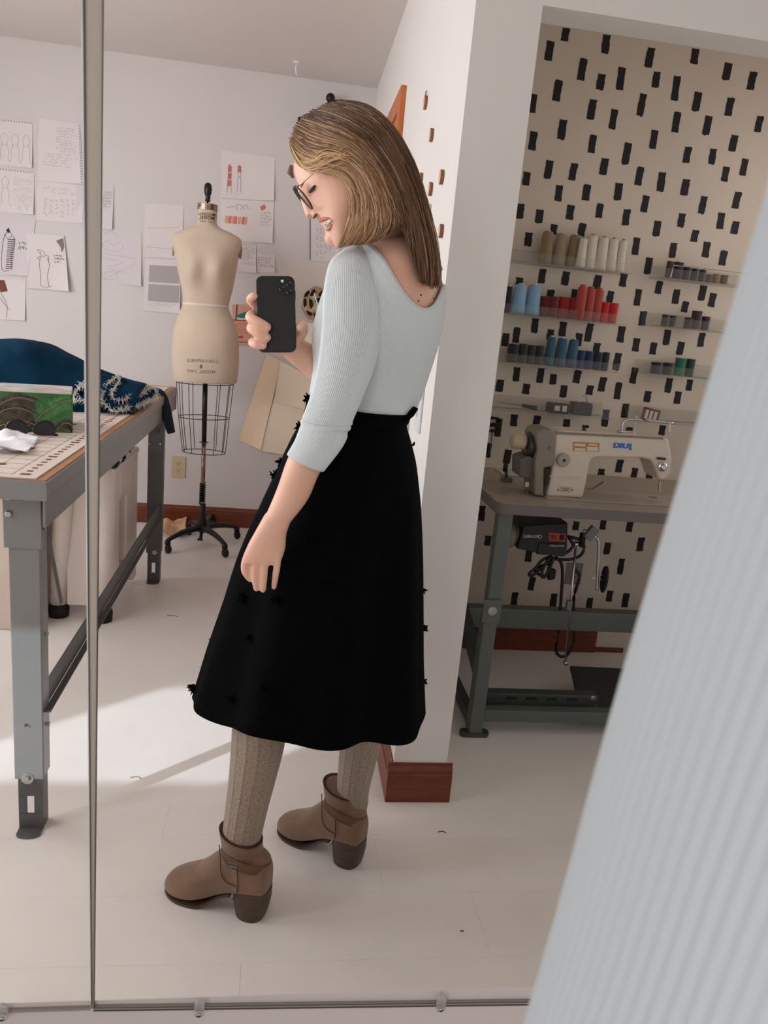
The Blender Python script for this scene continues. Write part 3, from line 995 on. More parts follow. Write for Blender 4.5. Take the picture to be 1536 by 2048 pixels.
# wire cage
def ell(pl, pr, d, n, Yc=YD):
    L, R = P(*pl, Yc), P(*pr, Yc)
    c, a = (L + R) / 2, (R - L) / 2
    return [c + a * cos(2 * pi * k / n) + V((0, -d * sin(2 * pi * k / n), 0)) for k in range(n)]
cage_rings = [ell((353, 763), (467, 769), .105, 48), ell((357, 832), (458.5, 837), .092, 48), ell((365, 901), (450.5, 907), .078, 48)]
for r_ in cage_rings:
    MB().tube(r_ + [r_[0]], .0022, 6, cap=False).build('cage_ring', M_IRON, df, smooth=True)
for k in range(0, 48, 4):
    MB().tube([cage_rings[0][k], cage_rings[1][k], cage_rings[2][k]], .0019, 6).build('cage_wire', M_IRON, df, smooth=True)
XP = -.372
MB().tube([(XP - .004, YD, .90), (XP, YD, .565)], .0125, 16).build('upper_pole', M_IRON, df, smooth=True)
MB().lathe((XP, YD, .560), [(.003, 0), (.024, 0), (.024, .004), (.003, .006)], 24).build('collar', M_CHROME, df)
MB().tube([(XP, YD, .565), (XP + .003, YD, .24)], .0115, 16).build('lower_pole', M_CHROME, df, smooth=True)
m = MB()
m.tube([(XP + .002 + .0145 * cos(t * .7), YD + .0145 * sin(t * .7), .345 - t * .00145) for t in range(0, 84)], .0036, 6)
m.build('spring', M_IRON, df, smooth=True)
hx = XP + .006
MB().lathe((hx, YD, .07), [(.012, 0), (.026, .012), (.03, .035), (.022, .07), (.0165, .1), (.0155, .16), (.013, .162)], 24).build('hub', M_IRON, df, smooth=True)
ends = [P(335, 1098, Z=0.02), P(449, 1106, Z=0.02), P(473, 1070, Z=0.02), P(377, 1062, Z=0.02), P(424, 1046, Z=0.02)]
for e in ends:
    a = V((hx, YD, .098))
    d = V((e.x - hx, e.y - YD, 0))
    pts = [a + d * t + V((0, 0, (.006 * sin(pi * t * .8) - .035 * t * t))) for t in [k / 10 for k in range(11)]]
    lg = MB().tube(pts, [.020 - .009 * k / 10 for k in range(11)], 10).build('base_leg', M_IRON, df, smooth=True)
    q = V((e.x, e.y, 0))
    MB().lathe(q + V((0, 0, .044)), [(.004, 0), (.016, .0), (.015, .02), (.008, .028), (.001, .03)], 14).build('castor_fork', M_IRON, lg, smooth=True)
    MB().lathe(q + V((.004, -.006, .023)), [(.003, -.010), (.019, -.010), (.022, -.006), (.022, .006), (.019, .010), (.003, .010)], 20, axis=(.8, .6, 0)).build('castor_wheel', M_BLK, lg, smooth=True)
    MB().lathe(q + V((0, 0, .040)), [(.010, 0), (.0115, .002), (.010, .004)], 14).build('castor_ring', M_CHROME, lg)
MB().obox((hx - .004, YD - .03, .04), (.013, 0, 0), (0, .018, -.006), (0, 0, .006)).tube([(hx, YD, .09), (hx - .003, YD - .02, .042)], .009, 10).build('release_pedal', M_IRON, df)

# crumpled brown paper behind the stand
kp = crumple('kraft', [P(322, 1072, Z=0.003), P(368, 1078, Z=0.003), P(374, 1035, Z=0.003), P(326, 1040, Z=0.003)], .055, None, 16, 14, seed=5, freq=9)
tag(kp.build('brown_paper', mat('kraft_paper', (216, 176, 136), .8, var=.04), origin=P(345, 1070, Z=0), solid=.0006, offset=1.0), 'crumpled brown paper on the floor behind the wheeled stand', 'paper')

# electrical outlet on the back wall
def outlet(c, label, mtl, slotm, w=.073, h=.116, plug=False):
    t = thing('electrical_outlet', label, 'outlet', c)
    MB().box(c.x - w / 2, c.y - .006, c.z - h / 2, c.x + w / 2, c.y, c.z + h / 2).build('cover_plate', mtl, t, bevel=.002)
    for s in (-1, 1):
        z = c.z + s * .0195
        f = MB().lathe((c.x, c.y - .006, z), [(.0003, 0), (.0165, 0), (.0165, .0012), (.0003, .0013)], 22, axis=(0, -1, 0)).build('socket_face', mtl, t)
        for dx in (-.0065, .0065):
            MB().box(c.x + dx - .0012, c.y - .008, z, c.x + dx + .0012, c.y - .0072, z + .009).build('slot', slotm, f)
        MB().lathe((c.x, c.y - .0071, z - .007), [(.0002, 0), (.003, 0), (.003, .0009), (.0002, .001)], 10, axis=(0, -1, 0)).build('ground_hole', slotm, f)
    MB().lathe((c.x, c.y - .0062, c.z), [(.0002, 0), (.0028, 0), (.002, .001), (.0002, .0012)], 10, axis=(0, -1, 0)).build('screw', mtl, t)
    return t
outlet(P(357, 934, YB), 'ivory electrical outlet low on the back wall by the stand', M_IVORY, M_DARK, .078, .125)

# threads dropped on the floor
for k, (px, py, L, lab) in enumerate(((884, 1664, .010, 'dark thread scrap on the floor right of the far boot'), (924, 1862, .004, 'tiny dark speck on the floor near the bottom edge'), (272, 1555, .014, 'curled grey lint in the shadow of the table leg'), (345, 1232, .022, 'pale brown thread lying on the floor beyond the table'))):
    c = P(px, py, Z=.0012)
    tag(MB().tube(catmull([tuple(c + V((-L, 0, 0))), tuple(c + V((-L * .3, L * .25, 0))), tuple(c + V((L * .4, L * .2, 0))), tuple(c + V((L, -L * .3, 0)))], 12), .0011, 5).build('thread_scrap', mat('scrap_%d' % k if False else 'scrap_thread', (70, 58, 50) if k < 2 else (140, 124, 112), .9), origin=c, smooth=True), lab, 'thread scrap', 'scraps on the floor')
# ------------------------------------------------------------------ sheets pinned to the back wall
M_PAPER = mat('white_paper', (226, 216, 215), .8, var=.01, vscale=5)
M_PAPER2 = mat('lilac_white_paper', (218, 208, 212), .8, var=.01, vscale=5)
M_PENCIL = mat('pencil_grey', (168, 156, 152), .9)
M_INK = mat('brown_black_ink', (78, 62, 58), .9)
M_PINK = mat('coral_marker', (206, 120, 104), .9)
M_ORANGE = mat('orange_marker', (222, 158, 122), .9)

def sheet(quad, label, mtl=M_PAPER, curl=.012, layer=0, cat='paper', group='sheets pinned to the back wall', name='paper_sheet'):
    off = .002 + layer * .0022
    c = [P(*p, YB - off) for p in quad]
    def q(u, v, l=0.0):
        p = (c[0] * (1 - u) + c[1] * u) * (1 - v) + (c[3] * (1 - u) + c[2] * u) * v
        lift = curl * (v ** 2) * (abs(2 * u - 1) ** 2) * (1 if u > .5 else .35)
        return p + V((0, -lift - l, 0))
    m = MB()
    m.rings([[q(i / 10, j / 10) for i in range(11)] for j in range(11)], cap=False, closed=False)
    o = m.build(name, mtl, origin=c[0], solid=.0006, offset=0.0)
    tag(o, label, cat, group)
    o['q'] = 1
    return o, q
def writing(o, q, u0, v0, u1, v1, n, mtl, w=.0011, rag=.25, tall=.42, vertical=False, name='handwriting'):
    m = MB()
    for k in range(n):
        v = v0 + (v1 - v0) * (k + .5) / n
        ua, ub = u0 + random.uniform(0, .03), u1 - random.random() * rag * (u1 - u0)
        if random.random() < .5 and not vertical:
            ua, ub = u1 - (ub - u0), u1
        pts = []
        u = ua
        h = (v1 - v0) / n * tall
        while u < ub:
            word = random.uniform(.05, .14) * (u1 - u0) * 2
            e = min(u + word, ub)
            pts = []
            while u < e:
                pts.append((u, v + random.uniform(-h, h)))
                u += (u1 - u0) * .022
            if len(pts) > 2:
                m.ribbon([q(b, a, .0012) if vertical else q(a, b, .0012) for a, b in pts], w, (0, -1, 0))
            u += (u1 - u0) * .05
    if m.v:
        return m.build(name, mtl, o)
def draw(o, q, lines, mtl, w=.0014, name='sketch'):
    m = MB()
    for ln in lines:
        pts = catmull(ln, max(8, len(ln) * 6)) if len(ln) > 2 else ln
        m.ribbon([q(u, v, .0013) for u, v in pts], w, (0, -1, 0))
    return m.build(name, mtl, o)
def blob(o, q, pts, mtl, name='colour_patch', l=.0011):
    m = MB()
    m.add([q(u, v, l) for u, v in pts], [tuple(range(len(pts)))])
    return m.build(name, mtl, o)
def figure(cx, top, bot, w):
    h = bot - top
    return [[(cx - w * .2, top), (cx - w * .45, top + h * .12), (cx - w * .3, top + h * .35), (cx - w * .5, top + h * .6), (cx - w * .45, top + h * .85), (cx - w * .8, bot)],
            [(cx + w * .2, top), (cx + w * .45, top + h * .12), (cx + w * .3, top + h * .35), (cx + w * .5, top + h * .6), (cx + w * .45, top + h * .85), (cx + w * .8, bot)],
            [(cx - w * .2, top), (cx, top - h * .06), (cx + w * .2, top)], [(cx - w * .4, top + h * .35), (cx, top + h * .38), (cx + w * .4, top + h * .35)]]
def binding(o, q, side):
    m = MB()
    for k in range(22):
        t = .03 + .94 * k / 21
        a = q(t, .02, .001) if side == 'top' else q(.975, t, .001)
        m.box(a.x - .003, a.y - .0004, a.z - .003, a.x + .003, a.y, a.z + .003)
    m.build('punched_holes', M_PENCIL, o)

o, q = sheet([(-60, 232), (65, 245), (65, 337), (-60, 322)], 'spiral-bound page of three faint dress figures at the left border')
binding(o, q, 'top')
draw(o, q, sum([figure(c, .32, .92, .13) for c in (.55, .72, .9)], []), M_PENCIL, .0012)
o, q = sheet([(-60, 330), (68, 344), (68, 430), (-60, 417)], 'spiral-bound page of faint notes below the three dress figures')
binding(o, q, 'top')
writing(o, q, .15, .68, .95, .97, 7, M_PENCIL, vertical=True)
draw(o, q, figure(.55, .2, .85, .12), M_PENCIL, .0012)
o, q = sheet([(78, 237), (160, 249), (166, 368), (76, 362)], 'tall page of handwriting with holes down its right edge')
binding(o, q, 'right')
writing(o, q, .4, .08, .9, .5, 9, M_PENCIL)
writing(o, q, .1, .52, .92, .75, 5, M_PENCIL)
o, q = sheet([(75, 361), (166, 371), (166, 447), (73, 440)], 'pale page of small sketches below the tall handwritten page', layer=-0.4)
writing(o, q, .1, .12, .9, .3, 2, M_PENCIL)
writing(o, q, .4, .12, .9, .85, 6, M_PENCIL, vertical=True)
o, q = sheet([(152, 372), (228, 374), (225, 459), (152, 452)], 'pale page half hidden by the seam between the mirrors', M_PAPER2, layer=.5)
writing(o, q, .7, .1, .98, .5, 6, M_PENCIL)
o, q = sheet([(-60, 427), (71, 441), (57, 552), (-60, 546)], 'page with a shaded column dress sketch at the left border', M_PAPER2, layer=.6)
draw(o, q, [[(.55, .28), (.52, .5), (.54, .9), (.66, .92)], [(.68, .3), (.72, .45), (.68, .6), (.7, .9)], [(.55, .3), (.6, .24), (.66, .3), (.6, .36), (.55, .3)]], M_INK, .002)
m = MB()
for k in range(16):
    v = .38 + k * .034
    m.ribbon([q(.6, v, .0013), q(.72, v - .02, .0013)], .004, (0, -1, 0))
m.build('hatching', M_INK, o)
blob(o, q, [(.56, .22), (.6, .17), (.63, .24), (.6, .27)], M_DARK)
writing(o, q, .76, .38, .95, .55, 2, M_INK, .0016)
o, q = sheet([(52, 465), (128, 472), (140, 583), (57, 576)], 'loose page with a one-shoulder gown sketch and a folded top corner', curl=.03, layer=2.2)
draw(o, q, [[(.35, .4), (.3, .55), (.32, .75), (.3, .92), (.42, .96), (.55, .93)], [(.5, .42), (.55, .55), (.48, .75), (.5, .93)], [(.38, .4), (.34, .34), (.4, .3), (.46, .35), (.43, .41), (.38, .4)], [(.34, .36), (.28, .3), (.36, .28)], [(.34, .4), (.26, .44), (.34, .46)], [(.47, .37), (.55, .4), (.53, .5)]], M_INK, .0018)
blob(o, q, [(.78, .1), (.97, .04), (.97, .2), (.9, .3), (.88, .2)], mat('grey_brown_swatch', (138, 118, 112), .9), 'fabric_swatch', .004)
writing(o, q, .66, .34, .95, .5, 3, M_INK, .0018)
o, q = sheet([(160, 452), (283, 464), (283, 573), (160, 557)], 'page of crossed pattern diagrams beside the mirror seam', M_PAPER2)
draw(o, q, [[(.38, .12), (.5, .04), (.62, .12)], [(.36, .3), (.45, .22), (.55, .3), (.65, .22), (.7, .3), (.62, .4), (.5, .4), (.4, .38), (.36, .3)], [(.4, .55), (.7, .6), (.45, .72), (.75, .78)], [(.35, .85), (.55, .78), (.6, .9), (.4, .95), (.35, .85)], [(.36, .46), (.9, .5)], [(.36, .97), (.9, .6)]], M_PENCIL, .0012)
o, q = sheet([(-60, 552), (51, 560), (51, 641), (-60, 637)], 'page with a brown and black clipping at the lower left')
blob(o, q, [(.5, .05), (.62, .04), (.68, .3), (.55, .34)], mat('rust_brown', (120, 72, 56), .9))
draw(o, q, [[(.5, .4), (.7, .75)], [(.55, .35), (.66, .6), (.66, .95)]], M_INK, .002)
o, q = sheet([(290, 408), (367, 410), (365, 517), (288, 514)], 'blank pale page left of the dress form shoulder', layer=-.3)
draw(o, q, [[(.05, .45), (.9, .42)], [(.03, .8), (.9, .84)]], M_PENCIL, .0014)
o, q = sheet([(291, 517), (362, 520), (360, 627), (286, 621)], 'page with two grey diagram panels beside the dress form waist', layer=.4)
M_GREYP = mat('grey_print', (176, 166, 170), .8)
for v0, v1 in ((.12, .44), (.48, .80)):
    blob(o, q, [(.12, v0), (.97, v0), (.97, v1), (.12, v1)], M_GREYP, 'printed_panel')
    lines = []
    for k in range(6):
        a, b = random.uniform(.2, .8), random.uniform(v0 + .06, v1 - .06)
        lines += [[(a, b), (a + .15, b + .04)], [(a, b), (a + .1, b - .08)]]
    draw(o, q, lines, M_PAPER, .003, 'panel_lines')
    writing(o, q, .2, v0 + .03, .9, v1 - .03, 3, M_INK, .0012, rag=.7)
writing(o, q, .12, .83, .9, .9, 2, M_PENCIL)
o, q = sheet([(443, 301), (550, 315), (548, 402), (441, 396)], 'page with two coral gown figures right of the dress form')
draw(o, q, figure(.16, .3, .88, .07) + figure(.34, .3, .88, .07), M_INK, .0013)
for k in range(3):
    blob(o, q, [(.13, .3 + .15 * k), (.2, .31 + .15 * k), (.19, .43 + .15 * k), (.13, .44 + .15 * k)], M_PINK)
blob(o, q, [(.31, .28), (.37, .28), (.37, .42), (.31, .42)], M_PINK)
o, q = sheet([(441, 397), (548, 403), (545, 487), (440, 479)], 'page with coral and orange colour swatches beside the dress form', layer=.4)
for k, (u, t) in enumerate(((.1, 0), (.16, 1), (.22, 0), (.27, 1), (.34, 0), (.41, 1), (.46, 0))):
    blob(o, q, [(u, .42), (u + .05, .4), (u + .035, .6), (u - .015, .58)], M_PINK if t else M_ORANGE)
blob(o, q, [(.74, .15), (.82, .08), (.86, .16), (.78, .24)], M_PINK)
draw(o, q, [[(.33, .25), (.3, .18), (.33, .12), (.38, .12), (.41, .18), (.38, .25)], [(.45, .25), (.43, .18), (.46, .12), (.5, .14), (.52, .22)], [(.12, .2), (.28, .18)]], M_INK, .0014)
writing(o, q, .75, .25, .97, .6, 5, M_PENCIL)
o, q = sheet([(477, 490), (512, 492), (512, 546), (476, 543)], 'small note densely filled with handwriting beside the dress form', layer=.9)
writing(o, q, .05, .05, .95, .55, 8, M_INK, .0009)
writing(o, q, .2, .6, .9, .72, 2, M_INK, .0009)
o, q = sheet([(513, 505), (550, 510), (549, 546), (513, 545)], 'small note with four lines of ink above the phone')
writing(o, q, .05, .15, .95, .7, 4, M_INK, .001)
o, q = sheet([(620, 436), (680, 442), (680, 527), (620, 520)], 'blue-edged page with vertical writing below her chin')
draw(o, q, [[(.005, 0), (.005, 1)]], mat('navy_edge', (62, 62, 84), .8), .004, 'edge_line')
writing(o, q, .2, .15, .95, .75, 4, M_INK, .001, vertical=True)
o, q = sheet([(560, 520), (760, 548), (760, 650), (560, 640)], 'wide pale pattern sheet on the wall behind the phone', mat('pale_pattern_paper', (216, 206, 198), .8), curl=.004, layer=-.4, group='pattern paper hung on the wall')
o, q = sheet([(464, 609), (503, 609), (498, 690), (468, 690)], 'pink card with teal melon slice and orange waves behind the hand', mat('pink_card', (222, 164, 140), .7), curl=.006, layer=1.0)
M_TEAL = mat('teal_print', (22, 126, 124), .7)
M_MAROON = mat('maroon_print', (110, 32, 34), .7)
blob(o, q, [(.5 + .46 * cos(a), .22 + .16 * sin(a)) for a in [-.5 + (pi + .0) * k / 14 for k in range(15)]], M_PAPER, 'melon_rind', .0010)
blob(o, q, [(.52 + .40 * cos(a), .21 + .125 * sin(a)) for a in [-.5 + (pi + .0) * k / 14 for k in range(15)]], M_TEAL, 'melon_slice', .0016)
draw(o, q, [[(0.0, .38), (1.0, .4)]], M_MAROON, .004, 'band_line')
draw(o, q, [[(.26, 0), (.18, .38)]], mat('slate_print', (86, 80, 86), .7), .008, 'band_line')
draw(o, q, [[(.05 + .15 * k, v + (.025 if k % 2 else -.025)) for k in range(7)] for v in (.48, .55, .62, .69)], mat('orange_wave_print', (214, 138, 96), .7), .004, 'wave_line')
blob(o, q, [(.3, .78), (.6, .77), (.58, .83), (.28, .83)], mat('red_print', (196, 66, 48), .7))
draw(o, q, [[(.1, .92), (1, .93)]], M_MAROON, .003, 'band_line')
o, q = sheet([(501, 592), (516, 598), (516, 636), (503, 632)], 'dark red card sticking out behind the phone', mat('dark_red_card', (128, 36, 34), .8, rgb2=(150, 60, 40), vscale=40), curl=.002, layer=2.2)

# beige pattern pieces hung on the wall
M_KRAFT = mat('beige_pattern_paper', (250, 224, 194), .75, var=.02, vscale=3)
M_KRAFT2 = mat('pale_pattern_card', (253, 236, 212), .75, var=.02, vscale=3)
sheet([(533, 709), (564, 722), (521, 899), (477, 880)], 'long narrow beige pattern piece hanging below the phone', M_KRAFT, .02, 1.0, 'pattern', 'pattern paper hung on the wall', 'pattern_piece')
sheet([(562, 722), (650, 770), (612, 820), (548, 802)], 'upper pale pattern piece hanging beside the raised forearm', M_KRAFT2, .02, 4.2, 'pattern', 'pattern paper hung on the wall', 'pattern_piece')
sheet([(548, 798), (640, 815), (612, 918), (520, 901)], 'lower pale pattern piece hanging left of the sleeve cuff', M_KRAFT2, .02, 2.8, 'pattern', 'pattern paper hung on the wall', 'pattern_piece')
sheet([(592, 644), (700, 650), (700, 830), (592, 700)], 'tall beige pattern piece with a white top edge behind the thumb', M_KRAFT2, .01, .6, 'pattern', 'pattern paper hung on the wall', 'pattern_piece')

# spotted fur pompom and white cord by the shoulder
fz = thing('spotted_fur_bundle', 'spotted cream and black fur bundle hanging beside her sleeve', 'fur', P(630, 608, YB - .08))
fc = P(632, 608, YB - .09)
m = MB()
n = 20
rr = []
for i in range(n + 1):
    a = pi * i / n
    rr.append([fc + V((cos(t) * sin(a) * .078, sin(t) * sin(a) * .07, -cos(a) * .088)) * (1 + .12 * mnoise.noise(V((cos(t) * 2, sin(t) * 2, a * 2)))) for t in [2 * pi * k / 24 for k in range(24)]])
m.rings(rr)
m.build('fur_body', mat('cream_fur', (206, 180, 146), .95, rgb2=(160, 128, 98), vscale=26, bump=.5, bscale=120), fz, smooth=True)
for (px, py, ang, L) in ((613, 588, .6, .020), (624, 586, .5, .022), (609, 606, -.1, .024), (620, 607, -.2, .026), (617, 626, -.9, .018), (630, 632, -.5, .018), (640, 622, .6, .020), (634, 600, .9, .016), (640, 588, .4, .018)):
    c = P(px, py, YB - .09)
    dx, dz = (c.x - fc.x) / .078, (c.z - fc.z) / .088
    c.y = fc.y - .07 * math.sqrt(max(.02, 1 - dx * dx - dz * dz)) - .002
    d = V((sin(ang), 0, cos(ang)))
    MB().tube([c - d * L, c - d * L * .4 + V((.003, -.004, 0)), c + d * L * .5 + V((.002, -.004, 0)), c + d * L], [.003, .0105, .0095, .003], 8).build('dark_spot', mat('black_fur', (30, 24, 22), .95), fz, smooth=True)
MB().tube(catmull([tuple(P(a, b, YB - .18)) for a, b in ((629, 586), (630, 592), (634, 606), (635, 612), (634, 640), (633, 660))], 30), .0035, 8).build('white_cord', M_WHITE, fz, smooth=True)

# black rod with ball finial behind her head, ceiling hook
rd = thing('curtain_rod', 'black rod with a ball finial showing above her hair', 'rod', P(661, 215, YB))
kp_ = P(661, 196, YB - .06)
MB().ball(kp_, .024).build('ball_finial', M_IRON, rd, smooth=True)
MB().tube([kp_ + V((-.002, 0, -.02)), P(653, 215, YB - .06), P(600, 245, YB - .06)], .011, 12).build('rod', M_IRON, rd, smooth=True)
MB().box(P(595, 250, YB).x, YB - .07, P(597, 256, YB).z, P(603, 250, YB).x, YB, P(597, 240, YB).z).build('bracket', M_IRON, rd)
hk = thing('ceiling_hook', 'small white hook in the ceiling', 'hook', P(594, 124, Z=ZC))
hb = P(594, 124, Z=ZC)
MB().lathe(hb + V((0, 0, -.006)), [(.001, 0), (.018, .001), (.02, .006)], 16).build('hook_plate', M_WHITE, hk)
MB().tube([hb + V((0, 0, -.004)), hb + V((-.004, 0, -.03)), hb + V((0, 0, -.055)), hb + V((.012, 0, -.06)), hb + V((.016, 0, -.05))], .004, 8).build('hook_arm', M_WHITE, hk, smooth=True)

# ------------------------------------------------------------------ wood slices on the right wall
M_SLICE = mat('cut_wood_face', (206, 170, 134), .7, rgb2=(222, 192, 158), vscale=40)
M_BARK = mat('bark', (122, 84, 58), .9, rgb2=(156, 112, 80), vscale=60, bump=.4, bscale=120)
SL = [(850, 205, .017, 'topmost wood slice on the bright wall, with a twig tuft'), (862, 270, .0155, 'wood slice second from the top on the bright wall'), (819, 322, .0155, 'small wood slice closest to her hair, left of the others'), (841, 358, .0155, 'wood slice leftmost of the close trio on the bright wall'), (860, 378, .0155, 'wood slice lowest of the close trio on the bright wall'), (882, 354, .0155, 'wood slice of the close trio nearest the wall corner'), (881, 462, .0145, 'lowest wood slice, near the wall corner above her shoulder')]
for px, py, r, lab in SL:
    y_ = 2.4
    for _ in range(6):
        p = P(px, py, X=side_x(y_) - .006)
        y_ = p.y
    p = V((side_x(p.y), p.y, p.z))
    t = thing('wood_slice', lab, 'wood slice', p, 'round wood slices on the right wall')
    MB().lathe(p, [(r * .98, 0), (r, .002), (r, .009), (r * .97, .010)], 26, axis=(-1, .02, 0), sx=1.0, sy=1.12, cap=False).build('bark_rim', M_BARK, t, smooth=True)
    MB().lathe(p, [(.0005, .0102), (r * .97, .010)], 26, axis=(-1, .02, 0), sx=1.0, sy=1.12, cap=False).build('cut_face', M_SLICE, t)
    if py == 205:
        for dy in (-.012, .0, .012):
            MB().tube([p + V((-.006, dy * .3, r)), p + V((-.006, dy * .6, r + .014))], .0012, 6).build('twig', M_BARK, t)

# ------------------------------------------------------------------ alcove: acrylic shelves and thread
M_ACR = bpy.data.materials.new('clear_acrylic')
M_ACR.use_nodes = True
nt = M_ACR.node_tree
nt.nodes.clear()
out = node(nt, 'ShaderNodeOutputMaterial')
mx = node(nt, 'ShaderNodeMixShader')
tr = node(nt, 'ShaderNodeBsdfTransparent')
tr.inputs[0].default_value = (.96, .96, .95, 1)
gl = node(nt, 'ShaderNodeBsdfPrincipled')
gl.inputs['Base Color'].default_value = (.75, .74, .72, 1)
gl.inputs['Roughness'].default_value = .12
mx.inputs[0].default_value = .05
nt.links.new(tr.outputs[0], mx.inputs[1])
nt.links.new(gl.outputs[0], mx.inputs[2])
nt.links.new(mx.outputs[0], out.inputs[0])
M_ACRE = mat('acrylic_edge', (170, 164, 156), .25, alpha=.45)
SHY0, SHY1 = YA - .105, YA - .001
def acrylic_shelf(x0, x1, z, label, lip=.035, mtl=M_ACR, back=.05):
    t = thing('acrylic_shelf', label, 'shelf', ((x0 + x1) / 2, YA, z), 'clear acrylic thread shelves')
    MB().box(x0, SHY0, z, x1, SHY1, z + .003).build('shelf_plate', mtl, t)
    MB().box(x0, SHY0, z, x1, SHY0 + .003, z + lip).build('front_lip', mtl, t)
    MB().box(x0, SHY1 - .003, z, x1, SHY1, z + back).build('back_plate', mtl, t)
    MB().box(x0, SHY0 - .0005, z - .0005, x1, SHY0 + .0035, z + .0012).build('lit_edge', M_ACRE, t)
    return t
ZS = [1.508, 1.329, 1.156]
S1 = acrylic_shelf(.775, 1.225, ZS[0], 'clear acrylic shelf of tan and white thread cones')
S2 = acrylic_shelf(.775, 1.235, ZS[1], 'clear acrylic shelf of blue and red thread spools')
S3 = acrylic_shelf(.775, 1.235, ZS[2], 'clear acrylic shelf of black, teal and navy thread')
R1 = acrylic_shelf(1.335, 1.75, ZS[0] - .002, 'right-hand clear acrylic shelf of brown thread')
R2 = acrylic_shelf(1.335, 1.75, ZS[1] + .008, 'right-hand clear acrylic shelf of purple thread')
R3 = acrylic_shelf(1.335, 1.75, ZS[2] + .006, 'right-hand clear acrylic shelf of green thread')
T1 = acrylic_shelf(.775, 1.235, .985, 'lowest clear acrylic tray of scissors and tools', lip=.05)
T2 = acrylic_shelf(1.335, 1.75, .985, 'right-hand clear acrylic tray above the machine arm', lip=.05)

def thread_mat(name, rgb):
    return mat(name, rgb, .75, var=.05, vscale=30, bump=.25, bscale=400, stretch=(1, 1, 8), sheen=.3)
TH = {'tan': (134, 114, 84), 'sand': (150, 132, 102), 'white': (214, 202, 190), 'lblue': (128, 172, 204), 'dred': (104, 18, 20), 'red': (158, 20, 20), 'salmon': (168, 62, 46), 'bred': (190, 14, 22), 'black': (22, 22, 24), 'char': (38, 38, 38), 'teal': (34, 82, 104), 'navy': (22, 40, 84), 'dnavy': (18, 24, 44), 'brown': (74, 42, 26), 'dbrown': (40, 28, 24), 'rust': (92, 44, 24), 'dkgreen': (28, 34, 32), 'purple': (64, 34, 48), 'plum': (52, 24, 34), 'green': (24, 104, 78), 'dgreen': (20, 56, 46), 'mustard': (140, 100, 34)}
THM = {k: thread_mat('thread_' + k, v) for k, v in TH.items()}
NAMES = {'tan': 'tan', 'sand': 'sand', 'white': 'white', 'lblue': 'light blue', 'dred': 'dark red', 'red': 'red', 'salmon': 'salmon', 'bred': 'bright red', 'black': 'black', 'char': 'charcoal', 'teal': 'teal', 'navy': 'navy blue', 'dnavy': 'dark navy', 'brown': 'brown', 'dbrown': 'dark brown', 'rust': 'rust brown', 'dkgreen': 'green-black', 'purple': 'dusky purple', 'plum': 'plum', 'green': 'green', 'dgreen': 'dark green', 'mustard': 'mustard'}
M_CORE = mat('spool_core', (206, 196, 184), .5)
def cone(px, top, bot, w, col, shelf_z, shape, label, row=0, seq=[0]):
    """px/top/bot/w in crop pixels of the shelf photo (scale 3.072, origin 980,420)"""
    yc = YA - .055 - row
    cx = P(980 + px / 3.072, 420 + (top + bot) / 2 / 3.072, yc).x
    h = (bot - top) / 3.072 / FPX * 2.83
    r = w / 3.072 / FPX * 2.83 / 2 * .97
    b = V((cx, yc, shelf_z + .0035))
    t = thing('thread_cone' if shape != 'spool' else 'thread_spool', label, 'thread', b, 'spools and cones of thread on the acrylic shelves')
    if shape == 'cone':
        pr = [(r * .5, 0), (r, .002), (r, h * .12), (r * .97, h * .14), (r * .80, h * .9), (r * .62, h * .955), (r * .34, h * .96)]
        MB().lathe(b, pr, 20).build('thread', THM[col], t, smooth=True)
        MB().lathe(b + V((0, 0, h * .95)), [(r * .34, 0), (r * .3, h * .05), (r * .2, h * .05), (.0005, h * .03)], 14).build('core_tip', M_CORE if col not in ('white',) else THM['sand'], t)
    elif shape == 'tall':
        pr = [(r * .6, 0), (r, .002), (r, h * .9), (r * .9, h * .93), (r * .45, h * .935)]
        MB().lathe(b, pr, 18).build('thread', THM[col], t, smooth=True)
        MB().lathe(b + V((0, 0, h * .93)), [(r * .62, 0), (r * .6, h * .06), (r * .3, h * .07), (.0005, h * .07)], 14).build('core_tip', THM[col] if col == 'salmon' else M_CORE, t)
    else:
        pr = [(r * .4, 0), (r * .97, .001), (r, h * .06), (r * .96, h * .1), (r * .96, h * .9), (r, h * .94), (r * .97, h), (.0005, h)]
        MB().lathe(b, pr, 18).build('thread', THM[col], t, smooth=True)
        MB().lathe(b + V((0, 0, h)), [(r * .3, 0), (r * .28, .001), (.0005, .001)], 12).build('core_tip', M_CORE if col not in ('black', 'char', 'dnavy') else M_BLK, t)
    return t
POS = ['first', 'second', 'third', 'fourth', 'fifth', 'sixth', 'seventh', 'eighth', 'ninth', 'tenth', 'eleventh', 'twelfth']
def rowset(lst, z, where):
    for k, (px, a, b, w, col, sh, rw) in enumerate(lst):
        kind = {'cone': 'thread cone', 'tall': 'tall thread cone', 'spool': 'thread spool'}[sh]
        cone(px, a, b, w, col, z, sh, '%s %s, %s from the left on the %s' % (NAMES[col], kind, POS[k], where), rw)
rowset([(345, 140, 335, 84, 'tan', 'cone', 0), (430, 148, 340, 84, 'sand', 'cone', 0), (512, 157, 350, 82, 'tan', 'cone', 0), (565, 172, 345, 60, 'white', 'cone', .03), (617, 162, 365, 84, 'white', 'cone', -.006), (686, 173, 370, 78, 'white', 'cone', 0), (748, 180, 376, 72, 'white', 'cone', 0), (806, 186, 380, 62, 'white', 'cone', 0)], ZS[0], 'top thread shelf')
